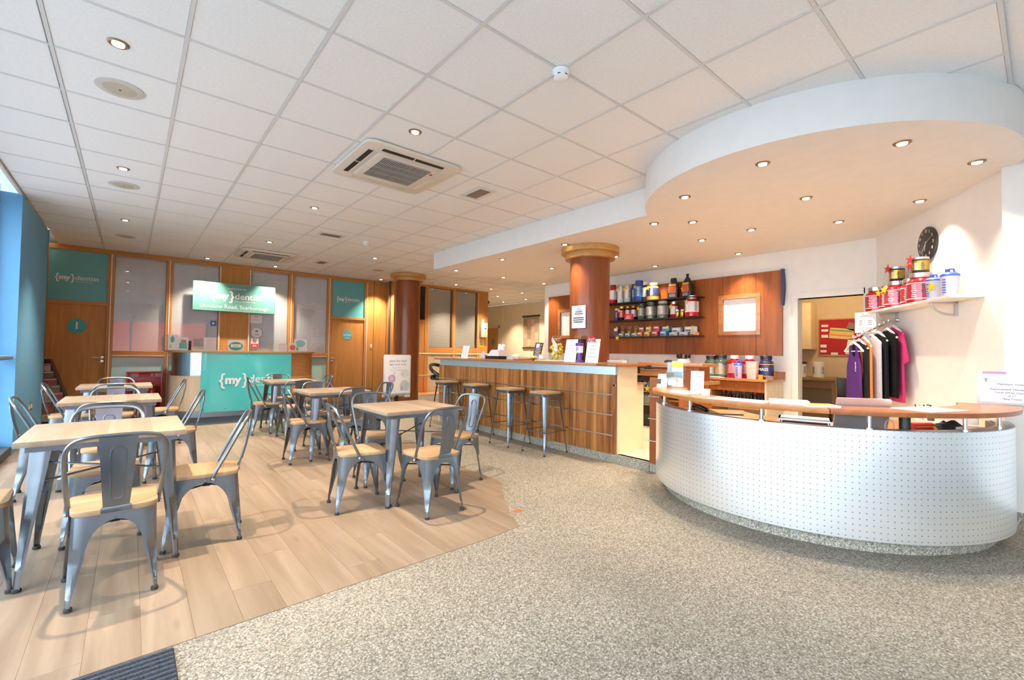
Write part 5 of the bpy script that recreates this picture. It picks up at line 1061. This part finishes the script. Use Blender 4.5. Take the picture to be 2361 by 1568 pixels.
# sloping clothes rail
RS = .62
rl = thing('clothes_rail', 'sloping chrome clothes rail fixed to the clock wall', 'clothes rail', cwall(RS, 0, 0), CWR)
MB().tube([(0, 0, 1.665), (0, -.07, 1.655), (0, -.44, 1.455)], .011, 8).build('arm', CHROME, rl); MB().lathe([(.03, 0), (.03, .01), (.018, .03)], 18).xf(Matrix.Translation((0, 0, 1.665)) @ Matrix.Rotation(R(90), 4, 'X')).build('wall_rose', CHROME, rl)
for q in range(9): MB().lathe([(.007, 0), (.007, .014)], 8, (0, -.09-.042*q, 1.655-.0225*q+.0)).build('stop_peg', CHROME, rl)
def rail_z(off): return 1.655-(off-.07)*.54
def hanger(t):
    MB().tube([(0, 0, -.005), (.018, 0, .004), (.016, 0, .022), (-.006, 0, .018), (0, 0, -.02), (0, 0, -.06)], .0028, 6).build('hook', CHROME, t)
    MB().tube([(-.21, 0, -.165), (-.11, 0, -.105), (0, 0, -.062), (.11, 0, -.105), (.21, 0, -.165)], [.010, .013, .014, .013, .010], 8).build('hanger_arms', WLID, t)
    MB().tube([(-.18, 0, -.165), (.18, 0, -.165)], .006, 6).build('hanger_bar', WLID, t)
def garment(lab, off, col, cat, shape, dy=0, stripe=None, turn=0, logo_=False):
    t = thing(shape, lab, cat, cwall(RS+dy, off, rail_z(off)+.012), CWR+R(turn), 'clothes on the sloping rail')
    hanger(t)
    if shape == 'tank_top': P_ = [(-.075, -.10), (-.05, -.10), (-.045, -.20), (-.02, -.235), (.03, -.235), (.06, -.20), (.065, -.10), (.095, -.10), (.10, -.20), (.135, -.30), (.15, -.33), (.16, -.70), (-.16, -.72), (-.135, -.33), (-.115, -.29), (-.085, -.2)]
    elif shape == 't_shirt': P_ = [(-.06, -.075), (0, -.095), (.06, -.075), (.21, -.15), (.31, -.44), (.235, -.475), (.205, -.36), (.225, -.88), (-.22, -.88), (-.205, -.36), (-.235, -.475), (-.31, -.44), (-.21, -.15)]
    else: P_ = [(-.06, -.075), (0, -.10), (.06, -.075), (.205, -.145), (.215, -.80), (-.215, -.80), (-.205, -.145)]
    n = 10; zs = [p[1] for p in P_]
    bm = MB().plate(P_, -.012, .012)
    o = bm.build('fabric', P('cloth_'+lab[:14], col, .95, var=.06, scale=30, spec=.12), t, bevel=.005)
    if stripe: MB().plate([(.06, -.14), (.10, -.15), (.125, -.42), (.10, -.50), (.115, -.80), (.05, -.80), (.06, -.5), (.085, -.40)], -.016, -.012).build('side_stripe', stripe, t)
    if logo_: text('SIMPLY', .035, t, PRINTW, (.07, -.014, -.34), rot=(R(90), R(90), 0))
    return t
garment('purple tank top with white side lettering, nearest on the rail', .42, (.095, .032, .185), 'top', 'tank_top', logo_=True, turn=4)
garment('black vest with an orange stripe behind the purple top', .365, (.02, .02, .022), 'top', 'vest_top', -.01, P('cloth_orange', (.85, .12, .03), .7), 2)
garment('orange vest mostly hidden on the rail', .32, (.80, .22, .06), 'top', 'vest_top', -.01, None, -2)
garment('light grey top in the middle of the rail', .265, (.50, .50, .55), 'top', 'vest_top', .03, None, 2)
garment('black vest on a white hanger behind the grey top', .21, (.016, .016, .018), 'top', 'vest_top', .06)
garment('black t-shirt on the rail near the wall', .15, (.012, .012, .013), 'top', 'vest_top', .12)
garment('pink t-shirt, last on the rail against the wall', .09, (.58, .05, .19), 'top', 't_shirt', .10)

# ------------------------------------------------------------------ back room
nb = thing('notice_board', 'red notice board in the back room', 'notice board', (9.615, 2.0, 1.28), FX)
BX(-.44, .36, -.012, 0, 0, .60).build('felt', P('red_felt', (.40, .02, .03), .9), nb); BX(-.46, .38, -.02, .0, -.02, 0).box(-.46, .38, -.02, 0, .60, .62).box(-.46, -.44, -.02, 0, 0, .6).box(.36, .38, -.02, 0, 0, .6).build('frame', OAKX, nb)
for (x, z, w_, h_, rr_, c_) in ((-.12, .36, .34, .18, 6, P('rainbow_sheet', (.80, .55, .30), .6)), (.06, .46, .20, .12, 22, P('photo_brown', (.22, .13, .09), .5)), (.10, .12, .30, .26, 10, PAPER), (-.36, .50, .10, .04, 0, PAPER), (-.36, .42, .10, .04, 0, PAPER), (-.36, .32, .10, .05, 0, PAPER), (-.38, .15, .09, .05, 0, PAPER), (-.38, .06, .09, .04, 0, PAPER), (-.22, .02, .10, .04, 0, PAPER), (.15, .50, .08, .07, -25, PAPER)):
    MB().box(-w_/2, w_/2, -.016, -.013, -h_/2, h_/2).xf(Matrix.Translation((x, 0, z)) @ Matrix.Rotation(R(rr_), 4, 'Y')).build('pinned_sheet', c_, nb)
for z, c_ in ((.41, (.15, .35, .10)), (.37, (.75, .55, .08)), (.33, (.75, .28, .05))): MB().box(-.16, .16, -.018, -.0165, -.014, .014).xf(Matrix.Translation((-.12, 0, z)) @ Matrix.Rotation(R(6), 4, 'Y')).build('colour_stripe', P('stripe%d' % int(z*100), c_, .6), nb)
t = thing('wall_cupboard', 'cream wall cupboard in the back room', 'cupboard', (9.6, 2.70, 1.37), FX); CRC = P('cupboard_cream', (.82, .68, .42), .45)
BX(-.32, .22, -.30, 0, 0, .80).build('carcass', CRC, t)
for x0, x1 in ((-.315, -.05), (-.045, .215)): d_ = BX(x0, x1, -.318, -.30, .005, .795).build('door', CRC, t, bevel=.003); BX(x0+.04, x1-.04, -.323, -.317, .06, .74).build('door_panel', CRC, d_, bevel=.004); MB().lathe([(.010, 0), (.013, .018)], 10).xf(Matrix.Translation((x1-.03, -.318, .06)) @ Matrix.Rotation(R(90), 4, 'X')).build('knob', GLDS, d_)
t = thing('side_table', 'wooden table in the back room', 'table', (9.15, 2.45, 0), FX); BX(-.75, .48, -.35, .40, .86, .90).build('tabletop', WOOD('old_oak', (.22, .12, .06), (.32, .19, .10), 'x', .4), t, bevel=.004)
for x in (-.70, .42):
    for y in (-.30, .34): BX(x-.03, x+.03, y-.03, y+.03, 0, .86).build('leg', WOOD('old_oak_z', (.28, .16, .08), (.38, .23, .12), 'z', .4), t)
BX(-.70, .42, -.28, -.26, .74, .86).build('apron', MATS['old_oak'], t)
tub('white tub with dark lid on the back room table', (9.05, 2.56, .90), .085, .26, P('tub_white', (.72, .70, .64), .4), P('lid_navy', (.04, .05, .10), .4), P('pale_label', (.60, .66, .74), .4), group='tubs in the back room', jar=True); tub('plain white tub on the back room table', (9.05, 2.30, .90), .085, .26, P('tub_white', (.72, .70, .64), .4), P('tub_white', (.72, .70, .64), .4), P('pale_label2', (.62, .64, .68), .4), group='tubs in the back room', jar=True)
t = thing('storage_box', 'low cream box with black items on the back room table', 'box', (8.98, 2.80, .90), FX); BX(-.14, .12, -.10, .10, 0, .09).build('carton', P('box_cream', (.6, .5, .36), .6), t); BX(-.10, .05, -.06, .06, .09, .13).build('contents', BLACK, t)
t = thing('folding_chair', 'dark folding chair in the back room', 'chair', (8.6, 1.72, 0), FX+R(20)); BX(-.20, .20, -.20, .20, .44, .47).build('seat', BLACK, t, bevel=.008); BX(-.19, .19, .18, .20, .62, .92).build('backrest', BLACK, t, bevel=.006)
for x in (-.2, .2): MB().tube([(x, .21, .94), (x, .05, .45), (x, -.20, 0)], .012, 6).build('leg', P('chair_brass', (.30, .22, .14), .4, .6), t); MB().tube([(x, -.15, .46), (x, .22, 0)], .012, 6).build('leg', P('chair_brass', (.30, .22, .14), .4, .6), t)
t = thing('cardboard_box', 'brown cardboard box under the back room table', 'box', (9.0, 2.30, 0), FX); BX(-.22, .2, -.18, .2, 0, .40).build('carton', P('cardboard', (.30, .20, .11), .8), t); BX(-.22, .2, -.181, -.18, .18, .2).build('tape', P('tape', (.45, .33, .18), .3), t)
lp = bpy.data.lights.new('back_room_lamp', 'POINT'); lp.energy = 30; lp.color = (1, .74, .45); lp.shadow_soft_size = .1
t = thing('ceiling_lamp', 'small lamp on the back room ceiling', 'lamp', (8.4, 2.0, 2.6), 0); MB().lathe([(.10, 0), (.10, -.03), (.06, -.06)], 24).build('shade', LAMP, t); l = bpy.data.objects.new('lamp_glow', lp); COL.objects.link(l); l.parent = t; l.location = (0, 0, -.14)

# ------------------------------------------------------------------ far desk things and partition signs
DT = 1.2005
t = thing('leaflet_box', 'white and teal leaflet box at the left end of the far desk', 'leaflet box', (1.07, 9.95, DT), R(6)); BX(-.17, -.02, -.05, .05, 0, .27).box(-.02, .13, -.05, .05, 0, .235).build('carton', PAPER, t); BX(-.005, .115, -.0525, -.05, .03, .13).build('teal_block', P('teal_print', (.10, .45, .45), .4), t); BX(.02, .10, -.0525, -.05, .13, .19).build('picture_patch', P('skin_print', (.45, .30, .22), .5), t); MB().plate([(-.105+.03*math.cos(R(a)), .19+.06*math.sin(R(a))) for a in range(0, 360, 30)], -.0525, -.05).build('teal_drop', P('teal_print', (.10, .45, .45), .4), t); BX(-.14, -.12, -.0525, -.05, .04, .10).build('green_mark', P('lime_print', (.45, .62, .12), .5), t); BX(.14, .18, -.03, .04, 0, .17).build('dark_book', BLACK, t)
menu_stand('pale pink notice in a stand on the left of the far desk', (1.54, 9.95, DT), 0, .20, .245, R(8), P('pinkish_paper', (.82, .72, .70), .6), prn=P('pink_txt', (.62, .45, .42), .6), n=7)
t = thing('desk_sign', 'square sign with a teal oval on the middle of the far desk', 'sign', (1.94, 9.85, DT), 0); BX(-.135, .135, 0, .004, 0, .205).build('card', PAPER, t); BX(-.13, .13, .004, .06, 0, .004).build('foot', ACRY, t); MB().plate([(.115*math.cos(R(a)), .088+.08*math.sin(R(a))) for a in range(0, 360, 15)], -.002, 0).build('teal_oval', P('teal_oval', (.06, .34, .26), .4), t); BX(-.085, .085, -.0035, -.002, .065, .125).build('white_panel', PRINTW, t); text('open', .05, t, P('teal_oval', (.06, .34, .26), .4), (0, -.005, .095), 'sign_lettering')
menu_stand('small white notice on the right part of the far desk', (2.78, 9.92, DT), 0, .155, .155, R(8), P('pale_notice', (.84, .78, .76), .6), prn=P('pink_txt', (.62, .45, .42), .6), n=4)
t = thing('flower_leaflet', 'leaflet with a pink flower picture on the far desk', 'leaflet', (2.96, 9.92, DT), R(-6)); BX(-.075, .075, 0, .004, 0, .175).build('card', P('leaflet_cream', (.80, .74, .55), .5), t); BX(-.075, .075, .004, .05, 0, .003).build('foot', ACRY, t); MB().plate([(.055*math.cos(R(a)), .08+.055*math.sin(R(a))) for a in range(0, 360, 30)], -.002, 0).build('pink_flower', P('flower_pink', (.62, .12, .25), .5), t)
t = thing('round_logo_card', 'white card with a pale blue circle at the right end of the far desk', 'card', (3.12, 9.95, DT), R(-4)); BX(-.12, .12, .005, .009, 0, .255).build('card', PAPER, t); BX(-.12, .12, .009, .06, 0, .003).build('foot', ACRY, t); MB().plate([(.095*math.cos(R(a)), .165+.075*math.sin(R(a))) for a in range(0, 360, 15)], .002, .005).build('blue_circle', P('sky_print', (.25, .55, .66), .5), t); MB().plate([(-.08+.045*math.cos(R(a)), .055+.045*math.sin(R(a))) for a in range(0, 360, 20)], .001, .004).build('lime_circle', P('lime_print', (.45, .62, .12), .5), t)
def wall_sign(name, lab, x, z, w_, h_, mat, cat='sign', rnd_=False):
    t = thing(name, lab, cat, (x, FY-.013, z), 0)
    if rnd_: MB().plate([(w_/2*math.cos(R(a)), w_/2*math.sin(R(a))) for a in range(0, 360, 12)], -.003, 0).build('plate', mat, t)
    else: BX(-w_/2, w_/2, -.003, 0, -h_/2, h_/2).build('plate', mat, t)
    return t
t = wall_sign('glass_notice', 'white notice stuck on the glass below the hanging sign', 2.455, 1.88, .23, .17, PAPER, 'notice'); bars(t, GINK, 0, .05, .13, 1, .03, -.0035, .012); bars(t, FPR, 0, .0, .16, 2, .025, -.0035)
t = wall_sign('round_sticker', 'round white sticker on the partition glass', 2.475, 1.59, .205, .205, PAPER, 'sticker', True); BX(-.022, .022, -.0045, -.003, .01, .05).build('dark_square', GINK, t); bars(t, GINK, 0, -.03, .12, 2, .022, -.0035)
t = wall_sign('no_smoking_sign', 'red and white no smoking sign on the partition glass', 2.44, 1.36, .155, .215, PAPER); BX(-.072, .072, -.0045, -.003, -.10, -.01).build('red_panel', P('sign_red', (.62, .02, .03), .4), t); MB().tube([(.032*math.cos(R(a)), -.004, .055+.032*math.sin(R(a))) for a in range(0, 360, 20)], .005, 6, True).tube([(-.022, -.004, .077), (.022, -.004, .033)], .004, 6).build('ban_ring', P('sign_red', (.62, .02, .03), .4), t); BX(-.018, .018, -.0045, -.003, .05, .06).build('cigarette', INK, t); bars(t, PRINTW, 0, -.04, .10, 2, .025, -.0052)
t = wall_sign('blue_sticker', 'small blue sticker on the left partition glass', 1.685, 1.75, .10, .10, P('sticker_blue', (.03, .16, .62), .4), 'sticker'); MB().plate(star(.03, .02, 6), -.0045, -.003).build('white_symbol', PRINTW, t)
# fire point
t = thing('fire_point', 'red fire extinguisher point in front of the partition', 'fire point', (.62, 10.62, 0), 0)
BX(-.265, .265, .04, .07, .02, .80).box(-.265, -.235, -.09, .07, 0, .80).box(.235, .265, -.09, .07, 0, .80).box(-.265, .265, -.09, .07, 0, .03).box(-.235, .235, -.09, .05, .77, .80).build('stand', RED, t, bevel=.006)
for x in (-.165, .165):
    s_ = BX(-.075, .075, .028, .04, .70, .765).xf(Matrix.Translation((x, 0, 0))).build('white_sign', PAPER, t)
    MB().box(x-.062, x-.010, .026, .028, .708, .757).build('red_pictogram', RED, s_); MB().box(x-.056, x-.040, .0245, .026, .714, .750).box(x-.030, x-.018, .0245, .026, .72, .75).build('white_pictogram', PRINTW, s_)
    m = MB()
    for q in range(3): m.box(x+.005, x+.062, .0265, .028, .714+.016*q, .720+.016*q)
    m.build('print_lines', GINK, s_)
def extinguisher(lab, x, body):
    e = thing('fire_extinguisher', lab, 'extinguisher', (.62+x, 10.585, .031), 0, 'fire extinguishers')
    MB().lathe([(.07, 0), (.075, .01), (.075, .40), (.06, .45), (.025, .48), (.022, .50)], 26).build('cylinder', body, e); BX(-.02, .02, -.045, .03, .50, .525).box(-.018, .018, -.06, .02, .54, .552).build('valve_handle', BLACK, e)
    MB().tube([(.025, 0, .51), (.09, -.02, .48), (.105, -.03, .35), (.095, -.03, .2)], .011, 8).build('hose', BLACK, e); MB().lathe([(.013, 0), (.013, .012)], 12).xf(Matrix.Translation((.03, -.02, .51)) @ Matrix.Rotation(R(90), 4, 'X')).build('gauge', YELLOW, e); MB().lathe([(.0755, .18), (.0755, .34)], 26).build('label_band', P('ext_label', (.70, .66, .60), .5), e)
extinguisher('red fire extinguisher in the left of the fire point', -.10, RED); extinguisher('red fire extinguisher in the right of the fire point', .11, RED)
# magazine rack in the recess
t = thing('magazine_rack', 'black stepped magazine rack beside the numbered door', 'magazine rack', (-.52, 10.20, 0), 0)
MB().plate([(-.16, 0), (.28, 0), (-.06, 1.03), (-.16, 1.03)], .0, .30).build('frame', BLACK, t)
MAGC = [(.40, .36, .36), (.35, .08, .09), (.16, .13, .13), (.42, .38, .34), (.26, .10, .08), (.14, .17, .24), (.40, .34, .27), (.22, .18, .11)]
for q in range(8):
    z = .90-.115*q; x1 = .28*(1-z/1.03)-.06*(z/1.03)-.02
    nmg = 1 if q < 3 else 2
    for w_ in range(nmg):
        xa = -.15+(x1+.15)*w_/nmg; xb = -.15+(x1+.15)*(w_+1)/nmg-.008
        m_ = thing('magazine', 'magazine in the black rack, row %s from the top%s' % ('one two three four five six seven eight'.split()[q], '' if nmg == 1 else (', left' if w_ == 0 else ', right')), 'magazine', (-.52, 10.20, 0), 0, 'magazines in the rack')
        BX(xa, xb, -.012, -.002, z-.06, z+.058).build('cover', P('mag%d' % ((q*2+w_) % 8), MAGC[(q*2+w_) % 8], .4, var=.35, scale=40), m_); BX(xa+.01, xb-.01, -.0135, -.012, z+.025, z+.045).build('masthead', P('masthead', (.55, .50, .46), .5) if (q+w_) % 3 else P('masthead_red', (.5, .08, .08), .5), m_)
# double socket, window rail
t = thing('wall_socket', 'double power socket on the blue column', 'socket', (-.588, 8.50, .445), R(90)); BX(-.15, .15, -.008, 0, -.05, .05).build('plate', CHROME, t, bevel=.003)
for x in (-.085, .085): BX(x-.035, x+.035, -.011, -.008, -.03, .012).build('outlet', PAPER, t); BX(x-.018 if x > 0 else x-.002, x+.004 if x > 0 else x+.02, -.014, -.008, .016, .034).build('switch', PAPER, t)
t = thing('window_rail', 'grey rail across the window ending at the blue column', 'rail', (-.66, 0, 1.11), 0); MB().plate([(-.05, -.022), (.05, -.022), (.06, 0), (.05, .022), (-.05, .022)], -2.3, 7.40).build('bar', GREYB, t, bevel=.006)
for y in (-.5, 2.0, 4.5, 7.0): BX(-.14, -.04, y-.02, y+.02, -.015, .015).build('bracket', GREYB, t)
# display board by the far column
t = thing('display_board', 'white pavement poster board saying save the day', 'display board', (4.72, 8.72, 0), R(4))
MB().prism([(x, y) for x, y in rpoly(.63, .84, .03)], -.02, .02).xf(Matrix.Translation((0, 0, .74)) @ Matrix.Rotation(R(90), 4, 'X')).build('frame', P('board_silver', (.78, .82, .85), .35, .3), t, bevel=.008)
BX(-.285, .285, -.024, -.02, .35, 1.13).build('poster', PAPER, t)
text('save the day!', .078, t, P('slate_print', (.30, .42, .52), .6), (.0, -.0255, 1.03), bold=.0006); text('fight tooth decay', .058, t, P('slate_print', (.30, .42, .52), .6), (0, -.0255, .955)); bars(t, P('pale_slate', (.62, .72, .78), .6), -.03, .885, .34, 2, .05, -.0245)
MB().plate([(-.14+.085*math.cos(R(a)), .66+.085*math.sin(R(a))) for a in range(0, 360, 15)], -.026, -.024).build('purple_circle', P('mauve_print', (.55, .36, .62), .6), t); MB().tube([(-.10, -.025, .74), (-.08, -.025, .80)], .005, 5).build('purple_stalk', P('mauve_print', (.55, .36, .62), .6), t); bars(t, PRINTW, -.14, .69, .10, 3, .026, -.027)
MB().plate([(.06, .40), (.26, .40), (.27, .55), (.20, .62), (.10, .62), (.05, .52)], -.0255, -.024).build('grey_figure', P('grey_figure', (.52, .58, .62), .6), t); MB().plate([(.16+.10*math.cos(R(a)), .76+.09*math.sin(R(a))) for a in range(0, 360, 20)], -.0255, -.024).build('grey_bust', P('grey_bust', (.66, .72, .76), .6), t); MB().plate([(.12+.028*math.cos(R(a)), .755+.028*math.sin(R(a))) for a in range(0, 360, 30)], -.027, -.0255).build('lime_dot', P('lime_pale', (.62, .72, .30), .6), t); MB().plate([(.10+.028*math.cos(R(a)), .46+.03*math.sin(R(a))) for a in range(0, 360, 30)], -.027, -.0255).build('purple_dot', P('mauve_print', (.55, .36, .62), .6), t)
BX(-.32, .32, .01, .05, .28, .33).box(.18, .28, -.06, .10, .26, .30).build('spring_base', P('base_grey', (.55, .58, .60), .4), t); BX(-.24, .26, -.15, .20, 0, .05).build('foot', BLACK, t, bevel=.01); BX(-.03, .03, 0, .04, .05, .30).build('stem', BLACK, t)
# rails and step beyond the column
t = thing('handrail', 'wooden handrail on steel posts beyond the far column', 'handrail', (0, 9.75, 0), 0)
MB().tube([(5.62, 0, 1.17), (8.4, 0, 1.17)], .024, 10).build('rail', MAPLE, t); MB().tube([(5.62, 0, .64), (8.4, 0, .64)], .020, 10).build('rail', MAPLE, t)
for x in (5.70, 7.0, 8.35): MB().tube([(x, .0, 0), (x, .0, 1.17)], .018, 8).build('steel_post', CHROME, t)
t = thing('timber_ramp', 'orange timber ramp floor behind the handrail', 'ramp', (0, 0, 0), 0); BX(5.56, 8.38, 9.85, 10.45, 0, .16).build('ramp_deck', WOOD('ramp_wood', (.50, .18, .05), (.62, .26, .09), 'x', .3), t); BX(5.56, 8.38, 9.83, 9.85, 0, .17).build('ramp_edge', CHROME, t)
t = thing('tub_chair', 'black glossy rounded chair half hidden by the bar end', 'chair', (4.99, 7.38, 0), R(20))
MB().tube([(.25*math.cos(R(a)), .20*math.sin(R(a)), .86+.125*math.sin(R(a))) for a in range(0, 360, 15)], .034, 10, True).build('back_ring', BLACKG, t); MB().lathe([(.20, .70), (.23, .73), (.23, .77), (.18, .80)], 28).build('seat', BLACKG, t); MB().lathe([(.03, .02), (.03, .70)], 14).build('stem', CHROME, t); MB().lathe([(.22, 0), (.22, .012), (.03, .03)], 28).build('base', CHROME, t)
# wall chart, fire things on the oak post
t = thing('wall_chart', 'hanging picture chart with brown bars on the corridor wall', 'chart', (11.045, 11.46, 1.38), FX); BX(-.40, .40, -.01, 0, .05, 1.12).build('sheet', P('chart_sheet', (.42, .30, .20), .6), t); BX(-.44, .44, -.03, 0, 1.10, 1.16).box(-.42, .42, -.03, 0, 0, .05).build('wood_bar', P('bar_brown', (.09, .03, .015), .5), t); BX(-.38, .38, -.012, -.01, 1.03, 1.09).build('chart_title', P('chart_green', (.25, .30, .20), .6), t)
for r_ in range(4):
    for c_ in range(4): BX(-.37+.19*c_, -.37+.19*c_+.17, -.0125, -.01, .10+.235*r_, .10+.235*r_+.21).build('picture_patch', P('chart%d' % ((r_*3+c_) % 5), [(.55, .30, .22), (.60, .42, .26), (.40, .34, .26), (.62, .36, .28), (.30, .24, .18)][(r_*3+c_) % 5], .6), t)
t = thing('soap_dispenser', 'cream wall dispenser on the oak corner post', 'dispenser', (8.22, GY-.03, 1.66), 0); BX(-.11, .11, -.10, 0, 0, .42).build('casing', P('disp_cream', (.78, .66, .50), .35), t, bevel=.02); BX(-.0, .07, -.104, -.10, .06, .28).build('window_strip', P('disp_grey', (.45, .45, .44), .3), t); BX(.0, .06, -.106, -.104, .24, .27).build('badge', INK, t)
t = thing('warning_sign', 'yellow warning label below the cream dispenser', 'sign', (8.19, GY-.03, 1.39), 0); BX(-.085, .085, -.003, 0, 0, .11).build('yellow_panel', YELLOW, t); BX(-.085, .085, -.003, 0, .11, .23).build('pale_panel', P('warn_pale', (.72, .60, .45), .5), t); MB().plate([(-.05, .13), (.05, .13), (0, .215)], -.005, -.003).build('triangle', P('warn_amber', (.75, .45, .05), .5), t); bars(t, INK, 0, .07, .08, 2, .025, -.0035)
t = thing('light_switch', 'small pale switch above the cream dispenser', 'switch', (8.23, GY-.03, 2.14), 0); BX(-.045, .045, -.010, 0, -.05, .05).build('plate', P('switch_pale', (.74, .66, .54), .4), t, bevel=.003); BX(-.012, .012, -.014, -.01, -.02, .02).build('rocker', PAPER, t)
t = thing('alarm_sounder', 'dark red alarm sounder on the corridor end wall', 'alarm', (8.47, 10.62, 2.72), R(60)); MB().lathe([(.05, 0), (.055, .01), (.055, .05), (.04, .07)], 20).xf(Matrix.Rotation(R(90), 4, 'X')).build('body', P('alarm_red', (.20, .015, .015), .4), t); MB().lathe([(.02, .07), (.018, .08)], 12).xf(Matrix.Rotation(R(90), 4, 'X')).build('grille', BLACK, t)
# entrance mat
t = thing('entrance_mat', 'ribbed charcoal entrance mat at the bottom left corner', 'mat', (0, 0, 0), 0)
BX(-.58, .574, .3, 2.215, 0, .006).build('backing', P('mat_back', (.02, .022, .028), .9), t)
MT = P('mat_rib', (.045, .052, .068), .95, var=.5, scale=160)
for q in range(60):
    y = 2.20-.0315*q
    if y < .33: break
    MB().loft([[(x, y-.011, .006), (x, y-.006, .016), (x, y+.006, .016), (x, y+.011, .006)] for x in (-.575, .57)]).build('rib', MT, t)
# blue panel edge seen at the right end of the cherry panel
t = thing('folded_banner', 'dark blue folded banner hanging at the right edge of the cherry panel', 'banner', (7.29, 2.23, 1.95), FX); MB().loft([[(-.012, -.03, z), (.012+.02*math.sin(z*6), -.03, z), (.012+.02*math.sin(z*6), .03, z), (-.012, .03, z)] for z in (0, .1, .2, .3, .4, .5)]).build('cloth', P('banner_navy', (.05, .07, .16), .7), t); BX(-.015, .02, -.035, .035, .49, .505).build('hem', P('banner_hem', (.09, .12, .26), .7), t)
